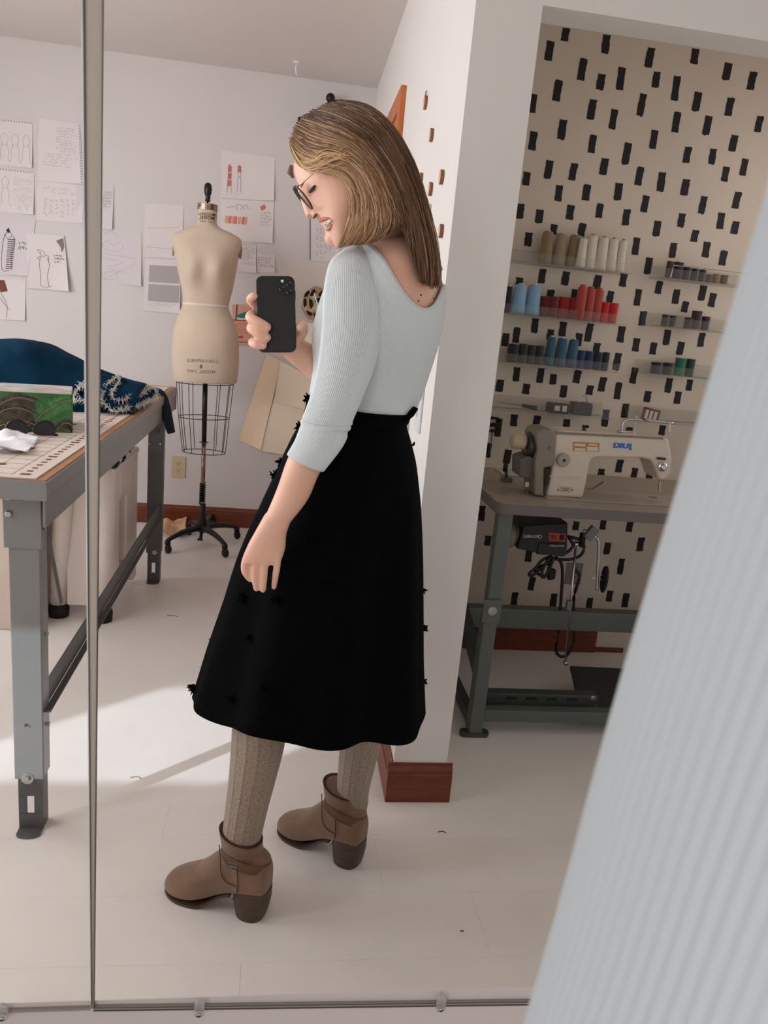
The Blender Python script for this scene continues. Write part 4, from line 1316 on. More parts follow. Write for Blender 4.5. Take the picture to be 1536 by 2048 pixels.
rowset([(112, 455, 620, 40, 'black', 'tall', 0), (178, 463, 642, 94, 'lblue', 'cone', 0), (265, 463, 648, 96, 'lblue', 'cone', 0), (340, 542, 660, 78, 'dred', 'spool', 0), (392, 546, 666, 50, 'dred', 'spool', .02), (445, 548, 672, 72, 'red', 'spool', 0), (516, 550, 678, 74, 'red', 'spool', 0), (556, 475, 680, 60, 'salmon', 'tall', .035), (606, 480, 682, 66, 'salmon', 'tall', 0), (658, 485, 686, 58, 'salmon', 'tall', 0), (703, 570, 690, 52, 'bred', 'spool', 0), (754, 576, 695, 60, 'bred', 'spool', 0)], ZS[1], 'middle thread shelf')
rowset([(138, 828, 938, 74, 'black', 'spool', 0), (200, 828, 944, 60, 'char', 'spool', 0), (252, 833, 946, 52, 'char', 'spool', 0), (302, 836, 950, 54, 'char', 'spool', 0), (370, 768, 950, 64, 'teal', 'cone', 0), (436, 776, 956, 76, 'teal', 'cone', 0), (506, 783, 962, 74, 'teal', 'cone', 0), (556, 856, 966, 46, 'navy', 'spool', 0), (606, 860, 970, 56, 'navy', 'spool', 0), (660, 868, 976, 60, 'dnavy', 'spool', 0), (708, 868, 980, 48, 'dnavy', 'spool', 0)], ZS[2], 'lowest thread shelf')
rowset([(1102, 310, 416, 44, 'brown', 'tall', .01), (1152, 314, 420, 66, 'dbrown', 'tall', .01), (1206, 345, 420, 52, 'black', 'spool', .01), (1256, 352, 424, 46, 'black', 'spool', .01), (1304, 356, 428, 46, 'dbrown', 'spool', .01), (1348, 382, 432, 44, 'rust', 'spool', 0), (1392, 380, 438, 46, 'mustard', 'spool', 0), (1440, 384, 440, 50, 'rust', 'spool', 0)], ZS[0] - .002, 'right-hand brown thread shelf')
rowset([(1076, 638, 708, 46, 'dkgreen', 'spool', 0), (1122, 642, 710, 44, 'dkgreen', 'spool', 0), (1216, 664, 730, 54, 'plum', 'spool', 0), (1264, 624, 735, 66, 'purple', 'spool', 0), (1322, 655, 738, 54, 'plum', 'spool', 0)], ZS[1] + .008, 'right-hand purple thread shelf')
rowset([(1020, 930, 1000, 70, 'black', 'spool', 0), (1090, 938, 1010, 68, 'black', 'spool', 0), (1166, 908, 1018, 72, 'green', 'spool', 0), (1228, 912, 1022, 58, 'dgreen', 'spool', 0)], ZS[2] + .006, 'right-hand green thread shelf')
MB().tube([(1.375, SHY0 + .012, ZS[0] + .004), (1.38, SHY0 + .012, ZS[0] + .046), (1.70, SHY0 + .012, ZS[0] + .046), (1.70, SHY0 + .012, ZS[0] + .004)], .0022, 8).build('wire_rail', M_STEEL, R1)
# tools in the low trays
sc = thing('scissors', 'steel scissors with dark handles in the lowest acrylic tray', 'scissors', (.88, YA - .06, .99))
MB().tube([(.80, YA - .06, 1.012), (.90, YA - .06, 1.006)], [.002, .006], 6, flat=.4).build('blade', M_STEEL, sc)
MB().tube([(.90, YA - .06, 1.006), (.955, YA - .06, 1.000)], [.006, .009], 8).build('handle', M_BLK, sc, smooth=True)
tc_ = thing('bobbin_case', 'black and silver bobbin case in the lowest acrylic tray', 'bobbin case', (1.05, YA - .06, .99))
MB().box(1.0, YA - .09, .989, 1.075, YA - .03, 1.025).build('case_body', M_BLK, tc_, bevel=.004)
MB().box(1.015, YA - .091, 1.0, 1.035, YA - .0895, 1.018).box(1.045, YA - .091, .998, 1.062, YA - .0895, 1.02).build('case_window', M_CORE, tc_)
tb2 = thing('needle_tin', 'dark needle tin with clips in the lowest acrylic tray', 'tin', (1.13, YA - .06, .99))
MB().box(1.09, YA - .085, .9885, 1.165, YA - .035, 1.035).build('tin_body', mat('dark_tin', (58, 54, 52), .4, metal=.5), tb2, bevel=.005)
MB().tube([(1.12, YA - .06, 1.035), (1.125, YA - .06, 1.058), (1.14, YA - .06, 1.062), (1.15, YA - .06, 1.036)], .002, 6).build('clip_wire', M_STEEL, tb2)
cd = thing('needle_packet', 'small maroon and white needle packet behind the machine arm', 'packet', (1.42, YA - .06, .99))
MB().obox((1.41, YA - .06, 1.012), (.035, 0, -.005), (0, .002, 0), (.003, 0, .022)).build('packet_card', M_MAROON, cd)
for k in range(3):
    MB().obox((1.392 + k * .018, YA - .0625, 1.012 - .0026 * k), (.006, 0, -.0008), (0, .0006, 0), (.002, 0, .016)).build('packet_window', M_CORE, cd)
# hanging shears with round black handles, cut off by the wall corner
hs = thing('hanging_shears', 'black-handled shears hanging on the alcove wall behind the corner', 'scissors', P(985, 850, YA))
for (px, py, rx, rz) in ((985, 842, .034, .012), (983, 856, .030, .011)):
    c = P(px, py, YA - .015)
    MB().tube([c + V((rx * cos(a), 0, rz * sin(a))) for a in [2 * pi * k / 20 for k in range(21)]], .0055, 8, cap=False).build('handle', M_BLK, hs, smooth=True)
c = P(985, 862, YA - .015)
MB().tube([c, c + V((0, 0, -.09))], [.008, .002], 8, flat=.3).build('blade', M_DKSTEEL, hs)
# ------------------------------------------------------------------ sewing table
M_STT = mat('grey_laminate', (150, 136, 122), .45, var=.02, vscale=10)
M_STE = mat('grey_edge_band', (104, 96, 92), .45)
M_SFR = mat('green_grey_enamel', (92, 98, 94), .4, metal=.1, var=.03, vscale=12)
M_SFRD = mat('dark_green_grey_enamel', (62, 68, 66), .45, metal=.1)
ST = thing('sewing_table', 'grey topped sewing table on a steel frame in the alcove', 'table', (.7, 2.16, 0))
sy0, sy1, sx0, sx1, sz = 2.128, 2.70, .652, 1.78, .78
poly = [(sx0 + .02, sy1), (sx0, sy1 - .02)] + [(sx0 + .03 - .03 * cos(a), sy0 + .03 - .03 * sin(a)) for a in [k * pi / 12 for k in range(7)]] + [(sx1, sy0), (sx1, sy1)]
MB().prism([(x, y, sz - .034) for x, y in poly], (0, 0, .033)).build('edge_band', M_STE, ST, bevel=.002)
MB().prism([(x + (.002 if x < 1 else 0), y + (.002 if y < 2.3 else -.002), sz - .0015) for x, y in poly], (0, 0, .0018)).build('table_top', M_STT, ST)
MB().box(.79, 2.55, sz + .0002, .90, 2.67, sz + .004).build('drawer_recess', mat('pale_recess', (180, 170, 160), .5), ST, bevel=.002)
def leg_frame(x0, x1, yf):
    m = MB()
    m.box(x0, yf, .012, x1, yf + .05, .40)
    lg = m.build('leg', M_SFR, ST, bevel=.003)
    MB().box(x0 + .004, yf + .004, .40, x1 + .006, yf + .046, .746).build('upper_leg', M_SFR, lg, bevel=.003)
    MB().box(x0 - .008, yf - .003, .395, x1 + .006, yf, .47).build('leg_sleeve', M_SFR, lg, bevel=.002)
    bolt(((x0 + x1) / 2, yf - .003, .435), .008, lg)
    return lg
leg_frame(.665, .708, 2.15)
leg_frame(1.70, 1.743, 2.15)
for x in (.672, 1.707):
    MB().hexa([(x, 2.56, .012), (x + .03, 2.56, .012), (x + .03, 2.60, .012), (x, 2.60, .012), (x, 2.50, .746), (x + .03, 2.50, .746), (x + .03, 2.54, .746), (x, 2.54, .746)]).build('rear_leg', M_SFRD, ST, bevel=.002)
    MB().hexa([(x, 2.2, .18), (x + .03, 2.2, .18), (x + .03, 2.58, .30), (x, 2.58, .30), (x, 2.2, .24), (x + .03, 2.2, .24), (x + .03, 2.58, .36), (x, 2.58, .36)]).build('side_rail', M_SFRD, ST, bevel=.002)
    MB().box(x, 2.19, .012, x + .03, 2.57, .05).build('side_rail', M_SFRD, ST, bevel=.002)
for x in (.686, 1.72):
    n = 8
    pl = [(x - .034 + .014 * cos(a), 2.165 + .02 * sin(a)) for a in [pi / 2 + pi * k / n for k in range(n + 1)]] + [(x + .034 + .014 * cos(a), 2.165 + .02 * sin(a)) for a in [-pi / 2 + pi * k / n for k in range(n + 1)]]
    MB().prism([(a, b, 0.0005) for a, b in pl], (0, 0, .013)).build('foot_pad', M_SFRD, ST, bevel=.002)
MB().box(.70, 2.50, P(985, 1256, 2.5).z, 1.72, 2.55, P(985, 1217, 2.5).z).build('cross_beam', M_SFR, ST, bevel=.004)
MB().box(.708, 2.17, .045, 1.70, 2.21, .085).build('foot_rail', M_SFR, ST, bevel=.003)
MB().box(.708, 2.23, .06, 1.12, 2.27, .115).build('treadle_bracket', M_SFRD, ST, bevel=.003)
for k in range(4):
    MB().box(.80 + k * .07, 2.228, .095, .835 + k * .07, 2.2299, .104).build('bracket_slot', M_DARK, ST)
for p in ((1.10, .107), (1.115, .075)):
    bolt((p[0], 2.23, p[1]), .005, ST)
MB().hexa([P(1160, 1428, Z=.062), P(1300, 1432, Z=.062), P(1300, 1346, Z=.098), P(1139, 1338, Z=.098)] + [p + V((0, 0, .014)) for p in (P(1160, 1428, Z=.062), P(1300, 1432, Z=.062), P(1300, 1346, Z=.098), P(1139, 1338, Z=.098))]).build('treadle', mat('black_treadle', (52, 51, 50), .55, bump=.2, bscale=90), ST, bevel=.003)
MB().tube([P(1152, 1088, 2.42), P(1131, 1322, 2.44)], .0042, 8).build('pitman_rod', M_STEEL, ST, smooth=True)
MB().ball(P(1152, 1088, 2.42), .010).build('rod_joint', M_STEEL, ST, smooth=True)
MB().ball(P(1131, 1326, 2.44), .010).build('rod_joint', M_STEEL, ST, smooth=True)
MB().obox(P(1138, 1210, 2.425), (.010, 0, 0), (0, .008, 0), (0, 0, .018)).build('rod_clamp', M_DKSTEEL, ST, bevel=.002)

# motor under the table
mo = thing('sewing_motor', 'black motor with an orange panel hanging under the sewing table', 'motor', P(1085, 1048, 2.40))
YM = 2.36
def pxp(pts, Y):
    return [P(a, b, Y) for a, b in pts]
MB().prism(pxp([(1049, 1052), (1136, 1046), (1134, 1108), (1128, 1113), (1074, 1109), (1072, 1105), (1035, 1098), (1038, 1088)], YM), (0, .16, 0)).build('motor_housing', mat('black_motor_plastic', (20, 22, 22), .45), mo, bevel=.003)
MB().prism(pxp([(1078, 1086), (1135, 1090), (1133, 1110), (1127, 1114), (1075, 1108)], YM - .006), (0, .01, 0)).build('control_box', mat('black_control_plastic', (26, 28, 28), .4), mo, bevel=.003)
MB().prism(pxp([(1098, 1065), (1131, 1067), (1130, 1084), (1097, 1081)], YM - .002), (0, .004, 0)).build('orange_panel', mat('orange_panel', (176, 62, 24), .45), mo)
MB().prism(pxp([(1120, 1069), (1129, 1070), (1128, 1081), (1119, 1080)], YM - .004), (0, .004, 0)).build('power_switch', M_BLK, mo)
MB().prism(pxp([(1101, 1069), (1114, 1070), (1113, 1079), (1100, 1078)], YM - .003), (0, .004, 0)).build('panel_display', mat('brown_display', (96, 46, 28), .4), mo)
MB().box(P(1085, 1045, YM).x, YM + .01, .738, P(1150, 1045, YM).x, YM + .1, .746).build('motor_mount', M_DKSTEEL, mo)
wc = P(1013, 1069, YM + .06)
MB().lathe(wc, [(.001, 0), (.040, 0), (.044, .004), (.044, .018), (.036, .022), (.036, .075)], 28, axis=(1, 0, 0)).build('pulley_guard', mat('beige_pulley', (150, 134, 114), .5), mo, smooth=False)
M_LETW = mat('pale_lettering', (190, 190, 186), .6)
text_mesh('RELIABLE', .0135, M_LETW, P(1063, 1073, YM - .0006), (-1, 0, -.04), (0, 0, 1), 'lettering', mo, bold=.0002)
lc = P(1080, 1073.5, YM - .001)
MB().tube([lc + V((.0055 * cos(a), 0, .0055 * sin(a))) for a in [2 * pi * k / 20 for k in range(21)]], .0012, 6, cap=False).build('ring_logo', M_LETW, mo)
text_mesh('SEWQUIET', .0105, M_LETW, P(1114, 1092, YM - .0066), (-1, 0, -.06), (0, 0, 1), 'lettering', mo)
M_CABLE = mat('black_rubber_cable', (14, 14, 14), .5)
cb_ = thing('power_cables', 'bundle of black cables hanging under the sewing motor', 'cable', P(1105, 1115, YM + .08))
def cable(pts, r=.0055, Y=YM + .07, name='cable', par=None):
    return MB().tube(catmull([tuple(P(a, b, Y)) for a, b in pts], 40), r, 8).build(name, M_CABLE, par or cb_, smooth=True)
cable([(1104, 1112), (1085, 1120), (1072, 1135), (1058, 1148), (1066, 1150), (1090, 1130), (1106, 1118)])
cable([(1104, 1112), (1092, 1128), (1070, 1138), (1080, 1150), (1095, 1150), (1098, 1130), (1104, 1116)], Y=YM + .09)
cable([(1108, 1114), (1100, 1135), (1088, 1155), (1084, 1145), (1094, 1122), (1104, 1114)], Y=YM + .05)
cable([(1110, 1114), (1122, 1125), (1125, 1150), (1122, 1200), (1118, 1260), (1112, 1300), (1122, 1313), (1136, 1308), (1148, 1280), (1147, 1240), (1148, 1195), (1156, 1165), (1158, 1148), (1148, 1140)], Y=YM + .16, r=.006)
cable([(1110, 1118), (1140, 1119), (1162, 1110), (1168, 1092), (1160, 1080), (1140, 1074), (1134, 1073)])
cable([(1138, 1076), (1146, 1090), (1140, 1100), (1132, 1106)], Y=YM + .05)
MB().box(*(P(1097, 1158, YM + .06)), *(P(1105, 1138, YM + .07) + V((.012, .014, 0)))).build('cable_plug', M_BLK, cb_, bevel=.004)
MB().box(*(P(1161, 1096, YM + .06)), *(P(1164, 1066, YM + .075) + V((.012, .014, 0)))).build('cable_connector', M_BLK, cb_, bevel=.004)
outlet(P(1147, 1147, YA), 'grey outlet plate with a black plug behind the pitman rod', mat('grey_plate', (132, 122, 108), .5), M_DARK, .068, .092)

# knee lifter
kl = thing('knee_lifter', 'chrome knee lifter with a black oval pad under the sewing table', 'knee lifter', P(1194, 1060, 2.28))
YK = 2.26
MB().tube(catmull([tuple(P(a, b, YK)) for a, b in ((1168, 1060), (1182, 1070), (1192, 1074), (1197, 1084), (1197, 1110), (1195, 1150), (1194, 1180))], 30), .0052, 10).build('chrome_rod', M_STEEL, kl, smooth=True)
MB().obox(P(1182, 1066, YK - .006), V((.012, 0, -.008)), (0, .010, 0), V((.009, 0, .014)) * 1.3).build('clamp_block', M_DKSTEEL, kl, bevel=.003)
pc = P(1209, 1159, YK)
m = MB()
m.rings([[pc + V((.0085 * sin(pi * (i + .05) / 8.1) * cos(t) * .9 + .003 * cos(2 * t), .024 * sin(pi * (i + .05) / 8.1) * sin(t), -.046 * cos(pi * (i + .05) / 8.1))) for t in [2 * pi * k / 18 for k in range(18)]] for i in range(9)])
m.build('knee_pad', M_BLK, kl, smooth=True)
for z in (-.004, .012):
    MB().tube([P(1187, 1157, YK) + V((0, 0, z)), P(1206, 1157, YK) + V((0, 0, z))], .0016, 6).build('pad_bracket', M_STEEL, kl)
MB().tube([P(1182, 1158, YK) + V((0, 0, .004)), P(1190, 1158, YK) + V((0, 0, .004))], .003, 8).build('wing_screw', M_STEEL, kl)

# ------------------------------------------------------------------ sewing machine head
M_MACH = mat('cream_machine_enamel', (206, 192, 176), .35, var=.015, vscale=6)
M_MGREY = mat('taupe_machine_plastic', (128, 118, 106), .45)
sm = thing('sewing_machine', 'cream industrial sewing machine with blue lettering on the grey table', 'sewing machine', P(1130, 993, 2.25))
YF = 2.25
def c6(pts, Y=YF):
    return [P(940 + a / 3.339, 780 + b / 3.339, Y) for a, b in pts]
arm = [(572, 300), (585, 280), (620, 272), (1285, 312), (1330, 330), (1350, 460), (1340, 560), (1300, 605), (1260, 600), (1235, 520), (1210, 470), (1150, 455), (850, 452), (815, 462), (800, 490), (795, 520), (778, 620), (755, 722), (512, 712), (535, 600), (548, 520), (560, 430)]
MB().prism(c6(arm), (0, .105, 0)).build('machine_body', M_MACH, sm, bevel=.008, bseg=3)
MB().prism(c6([(575, 278), (1290, 316), (1288, 330), (578, 296)], YF - .002), (0, .004, 0)).build('top_seam', M_MGREY, sm)
MB().prism(c6([(505, 570), (742, 580), (742, 588), (505, 578)], YF - .003), (0, .004, 0)).build('base_ridge', M_MACH, sm)
MB().box(P(1094, 992, YF).x - .01, YF - .03, sz + .0004, 1.40, YF + .13, sz + .004).build('bed_plate', mat('bed_steel', (168, 158, 146), .35, metal=.3), sm, bevel=.001)
guard = [(440, 300), (470, 268), (545, 262), (572, 290), (578, 330), (568, 510), (500, 520), (492, 712), (432, 705), (436, 480), (452, 400)]
MB().prism(c6(guard, YF - .012), (0, .12, 0)).build('belt_guard', M_MGREY, sm, bevel=.006)
MB().prism(c6([(335, 460), (400, 440), (440, 470), (436, 600), (332, 580)], YF + .01), (0, .09, 0)).build('guard_extension', mat('dark_taupe_plastic', (92, 84, 76), .5), sm, bevel=.004)
MB().prism(c6([(494, 525), (540, 522), (520, 640), (498, 640)], YF - .013), (0, .01, 0)).build('guard_shadow_gap', M_DARK, sm)
hw = c6([(395, 368)], YF + .045)[0]
MB().lathe(hw, [(.004, -.012), (.038, -.012), (.041, -.008), (.041, .008), (.038, .014), (.02, .018)], 32, axis=(1, 0, -.04)).build('hand_wheel', mat('black_hand_wheel', (40, 38, 36), .25), sm, smooth=True)
wr = c6([(432, 370)], YF + .045)[0]
MB().lathe(wr, [(.03, -.004), (.042, -.004), (.042, .004), (.03, .005)], 32, axis=(1, 0, -.04)).build('wheel_rim', mat('grey_wheel_rim', (140, 132, 122), .4), sm, smooth=False)
kn = c6([(275, 338)], YF + .045)[0]
MB().lathe(kn, [(.001, 0), (.019, .001), (.0235, .006), (.0245, .04), (.021, .046)], 24, axis=(1, 0, -.03)).build('wheel_knob', mat('tan_knob', (186, 164, 140), .5), sm, smooth=True)
dl = c6([(618, 465)], YF - .003)[0]
dial = MB().lathe(dl, [(.001, 0), (.0205, 0), (.0205, .010), (.018, .014), (.001, .015)], 28, axis=(0, -1, 0)).build('stitch_dial', mat('grey_dial', (158, 148, 136), .45), sm)
MB().lathe(dl + V((0, -.0152, 0)), [(.0002, 0), (.005, 0), (.004, .001), (.0002, .001)], 14, axis=(0, -1, 0)).build('dial_hub', M_DARK, dial)
MB().prism(c6([(690, 347), (866, 354), (862, 413), (687, 406)], YF - .0012), (0, .0012, 0)).build('warning_sticker', mat('orange_sticker', (186, 124, 50), .5), sm)
for a in ((698, 358, 770, 374), (698, 388, 770, 404), (782, 378, 856, 407), (795, 360, 850, 370)):
    MB().prism(c6([(a[0], a[1]), (a[2], a[1] + 3), (a[2], a[3] + 3), (a[0], a[3])], YF - .0020), (0, .0008, 0)).build('sticker_panel', mat('sticker_white', (208, 196, 180), .6), sm)
bl = mat('blue_lettering', (28, 104, 178), .4)
oc = c6([(1018, 374)], YF - .0012)[0]
text_mesh('JUKI', .0225, bl, oc, (-1.28, 0, -.015), (0, 0, .86), 'maker_lettering', sm, bold=.0016, spacing=1.12)
pl_ = c6([(638, 663)], YF - .0012)[0]
MB().box(pl_.x - .018, pl_.y - .0005, pl_.z - .008, pl_.x + .018, pl_.y + .001, pl_.z + .008).build('serial_plate', mat('serial_plate_metal', (176, 166, 154), .4, metal=.2), sm)
for a in (588, 684):
    q_ = c6([(a, 668)], YF - .0018)[0]
    MB().lathe(q_, [(.0002, 0), (.0022, 0), (.0022, .001), (.0002, .001)], 10, axis=(0, -1, 0)).build('plate_rivet', M_DARK, sm)
m = MB()
for k, (z, w) in enumerate(((.0035, .012), (-.001, .009), (-.0035, .009))):
    m.box(pl_.x - w, pl_.y - .0012, pl_.z + z - .0008, pl_.x + w, pl_.y - .0006, pl_.z + z + .0008)
m.build('serial_print', mat('grey_print_ink', (112, 102, 94), .6), sm)
sc_ = c6([(535, 388)], YF - .013)[0]
MB().lathe(sc_, [(.0004, 0), (.006, 0), (.005, .003), (.0004, .003)], 14, axis=(0, -1, 0)).build('guard_screw', M_DKSTEEL, sm)
oc2 = c6([(760, 276)], YF + .04)[0]
MB().lathe(oc2, [(.0005, 0), (.010, 0), (.009, .004), (.005, .005), (.005, .009), (.0005, .01)], 16).build('oil_cap', M_DARK, sm)
# thread guide arm on top
ga = c6([(1012, 280)], YF + .04)[0]
MB().lathe(ga, [(.0005, 0), (.013, 0), (.012, .004), (.0005, .005)], 18).build('guide_base', M_STEEL, sm)
MB().tube(catmull([tuple(p) for p in c6([(1012, 278), (1020, 230), (1035, 205), (1080, 195), (1200, 203), (1360, 222)], YF + .04)], 30), .0042, 10).build('guide_arm', M_STEEL, sm, smooth=True)
MB().tube(c6([(1110, 170), (1104, 235), (1098, 295)], YF + .04), .0016, 6).build('guide_pin', M_STEEL, sm)
MB().tube(c6([(1330, 225), (1328, 300)], YF + .03), .005, 10).build('thread_post', M_MACH, sm)
MB().tube(c6([(1290, 335), (1320, 300), (1345, 285)], YF - .004), .0022, 8).build('take_up_wire', M_STEEL, sm)
td = c6([(1285, 512)], YF - .006)[0]
MB().lathe(td, [(.001, 0), (.013, 0), (.015, .004), (.010, .007), (.010, .014), (.007, .016), (.001, .016)], 20, axis=(0, -1, 0)).build('tension_dial', M_STEEL, sm)
MB().prism(c6([(1252, 450), (1310, 455), (1308, 468), (1252, 464)], YF - .006), (0, .005, 0)).build('thread_guide', M_DARK, sm)
MB().tube(c6([(1270, 605), (1262, 690)], YF + .03), .004, 8).build('needle_bar', M_STEEL, sm)
MB().tube(c6([(770, 655), (820, 660), (890, 612)], YF + .11), [.003, .004, .006], 8, flat=.4).build('presser_lever', M_DKSTEEL, sm)
MB().lathe(c6([(1222, 718)], YF + .02)[0], [(.0005, 0), (.016, 0), (.016, .0012), (.0005, .0014)], 20, sy=.7).build('slide_plate', M_DKSTEEL, sm)
# bobbin winder at the left end of the table
bw = thing('bobbin_winder', 'small black bobbin winder at the left end of the sewing table', 'bobbin winder', P(1010, 965, Z=sz + .001))
MB().tube([P(1013, 962, Z=sz + .001), P(1012, 930, 2.42)], .006, 10).build('winder_post', M_DKSTEEL, bw, smooth=True)
MB().lathe(P(1011, 935, 2.42), [(.002, -.006), (.014, -.006), (.014, .006), (.002, .006)], 18, axis=(1, -.5, 0)).build('winder_wheel', M_BLK, bw)
MB().obox(P(1013, 958, Z=sz + .008), (.016, 0, 0), (0, .02, 0), (0, 0, .008)).build('winder_base', M_DKSTEEL, bw, bevel=.003)
MB().tube([P(1056, 988, Z=sz + .001), P(1055, 968, 2.27)], .0028, 8).build('tension_pin', M_STEEL, bw)
MB().obox(P(1054, 969, 2.27), (.006, 0, 0), (0, .003, 0), (0, 0, .008)).build('pin_head', M_CORE, bw, bevel=.002)
# ------------------------------------------------------------------ the woman
M_SKIN = mat('skin', (230, 178, 152), .5, rgb2=(235, 187, 163), vscale=14, sss=.12, bump=.02, bscale=300)
M_LIP = mat('lip_pink', (190, 104, 94), .4)
M_SHIRT = rib_mat('pale_blue_rib_knit', (222, 228, 230), 86, .12)
M_SHIRTB = rib_mat('pale_blue_rib_knit_shaded', (214, 220, 222), 190, .22)  # same knit as the sleeve, toned darker in place of shade
M_SKIRT = mat('black_linen', (4, 4, 6), .95, bump=.35, bscale=420, var=.15, vscale=30, spec=.08)
M_TIGHT = rib_mat('grey_brown_cable_knit', (170, 152, 136), 7, .9, rows=1, knit=1.3)
M_SUEDE = mat('brown_suede', (112, 84, 64), .85, rgb2=(130, 99, 76), vscale=16, bump=.12, bscale=300, sheen=.3)
M_SUEDED = mat('dark_brown_suede', (100, 74, 56), .85, bump=.1, bscale=300)
M_STACK = mat('stacked_leather_heel', (62, 46, 36), .5, rgb2=(82, 60, 46), vscale=20, stretch=(1, 1, 9))
M_LINING = mat('dark_red_lining', (62, 34, 30), .8)
woman = thing('person', 'woman in a pale blue ribbed top and long black skirt holding a phone', 'person', (.1, 1.5, 0))

D0 = (P(680, 340, 1.46) - V((0, 0, CH))).dot(AZ)
HS = -((AX * ((690 - 768) / FPX) + AY * ((360 - 1024) / FPX) + AZ).normalized())
def HP(px, py, s=0.0):
    """point of the head at a photo pixel, s metres towards the mirror from the head's middle plane"""
    v = AX * ((px - 768) / FPX) + AY * ((py - 1024) / FPX) + AZ
    d = D0 + (700 - px) * .00085 * .13
    return V((0, 0, CH)) + v * (d - s / v.length)
body = MB()
TORSO = [(622, 856, 798, 856, 1.50, .105), (618, 818, 822, 820, 1.50, .114), (622, 795, 838, 790, 1.50, .114), (630, 745, 853, 745, 1.49, .118), (630, 705, 867, 700, 1.48, .128), (628, 672, 878, 655, 1.47, .134),
         (636, 630, 884, 610, 1.465, .136), (652, 580, 883, 565, 1.46, .132), (674, 535, 872, 525, 1.46, .120), (705, 502, 850, 492, 1.46, .098), (740, 478, 820, 468, 1.46, .066)]
body.rings(pix_rings(TORSO, 50, 48, grow=-.005))
# pelvis and thighs under the skirt
body.rings(pix_rings([(622, 830, 820, 838, 1.50, .105), (590, 900, 815, 920, 1.50, .13), (600, 980, 800, 1000, 1.50, .13), (620, 1060, 780, 1070, 1.5, .08)], 16, 32, grow=-.012))
body.tube([P(655, 1000, 1.47), P(585, 1250, 1.46), P(518, 1440, 1.44), P(488, 1640, 1.436), P(482, 1710, 1.436)], [.07, .055, .044, .034, .030], 20)
body.tube([P(740, 1000, 1.54), P(735, 1250, 1.56), P(722, 1440, 1.58), P(706, 1580, 1.60), P(704, 1610, 1.60)], [.07, .055, .042, .032, .030], 20)
# neck and head
body.tube([HP(722, 395), HP(745, 440, .0), P(775, 490, 1.46), P(790, 540, 1.47)], [.056, .052, .056, .07], 24)
HEAD = [((655, 222), (690, 206), .018), ((625, 245), (732, 222), .046), ((600, 285), (763, 236), .066), ((588, 325), (776, 258), .073), ((592, 358), (777, 285), .074), ((604, 381), (772, 312), .072),
        ((620, 405), (760, 345), .069), ((633, 428), (746, 378), .063), ((644, 449), (732, 408), .053), ((655, 467), (722, 432), .043), ((663, 482), (712, 455), .032), ((673, 496), (705, 475), .016)]
hr = []
for (fx, fy, bx_, by_, w) in catmull([(a[0], a[1], b[0], b[1], w) for a, b, w in HEAD], 40):
    F, B = HP(fx, fy), HP(bx_, by_)
    c = F * .52 + B * .48
    rg_ = []
    for j in range(36):
        t = 2 * pi * j / 36
        k = cos(t)
        a = (F - c) if k > 0 else (c - B)
        ww = w * (abs(sin(t)) ** (1.35 if k > 0 else .9))
        rg_.append(c + a * (math.copysign(abs(k) ** .92, k)) + HS * math.copysign(ww, sin(t)))
    hr.append(rg_)
body.rings(hr)
from mathutils.bvhtree import BVHTree
hm = MB().rings(hr)
BV = BVHTree.FromPolygons([tuple(v) for v in hm.v], hm.f)
def s_at(px, py, dflt=0.0):
    """how far the head's surface reaches towards the mirror at a photo pixel"""
    v = (AX * ((px - 768) / FPX) + AY * ((py - 1024) / FPX) + AZ)
    h = BV.ray_cast(V((0, 0, CH)), v.normalized())
    if h[0] is None:
        return None
    m_ = HP(px, py, 0.0)
    return (m_ - h[0]).length if (h[0] - V((0, 0, CH))).length < (m_ - V((0, 0, CH))).length else dflt
def HF(px, py, off=.001):
    s_ = s_at(px, py)
    return HP(px, py, (s_ or 0.0) + off)
def hblob(px, py, s, r, sc=(1, 1, 1)):
    body.ball(HP(px, py, s), r, 12, sc)
body.tube([HP(602, 376), HP(610, 396), HP(619, 418), HP(625, 430)], [.007, .0085, .0105, .0118], 14)      # nose
hblob(632, 427, .010, .0085)
hblob(632, 427, -.010, .0085)
hblob(621, 378, .030, .0125)
hblob(621, 378, -.030, .0125)
hblob(664, 476, .0, .014)
body.ball(HP(648, 442, .004), .0085, 12)
body.ball(HP(659, 460, .003), .0085, 12)
# near arm: upper arm, forearm, hand
body.rings(pix_rings([(672, 512, 735, 505, 1.39, .03), (658, 560, 752, 565, 1.37, .044), (653, 640, 755, 645, 1.36, .046), (640, 730, 738, 735, 1.35, .042), (616, 825, 698, 838, 1.34, .038), (590, 885, 668, 905, 1.335, .037), (572, 920, 640, 948, 1.33, .034), (551, 980, 617, 1000, 1.33, .030), (528, 1034, 578, 1050, 1.33, .023)], 46, 28, grow=-.0015))
body.rings(pix_rings([(530, 1028, 580, 1046, 1.33, .022), (512, 1060, 573, 1068, 1.33, .020), (498, 1085, 571, 1094, 1.33, .018), (488, 1108, 566, 1112, 1.328, .016), (486, 1124, 560, 1128, 1.326, .013)], 20, 28, 2.4))
def fing(pts, rs, Y):
    n = len(pts)
    body.tube([P(a, b, y) for a, b, y in catmull([(p[0], p[1], p[2] if len(p) > 2 else Y) for p in pts], 12)], [r[0] for r in catmull([(r,) for r in rs], 12)], 12)
    e_ = pts[-1]
    body.ball(P(e_[0], e_[1], e_[2] if len(e_) > 2 else Y), rs[-1] * 1.0, 12)
fing([(499, 1106), (491, 1126), (491, 1143), (500, 1158, 1.335)], [.0088, .0082, .0076, .0062], 1.328)
fing([(515, 1110), (511, 1132), (510, 1155), (513, 1177, 1.33)], [.0085, .0078, .0072, .0058], 1.322)
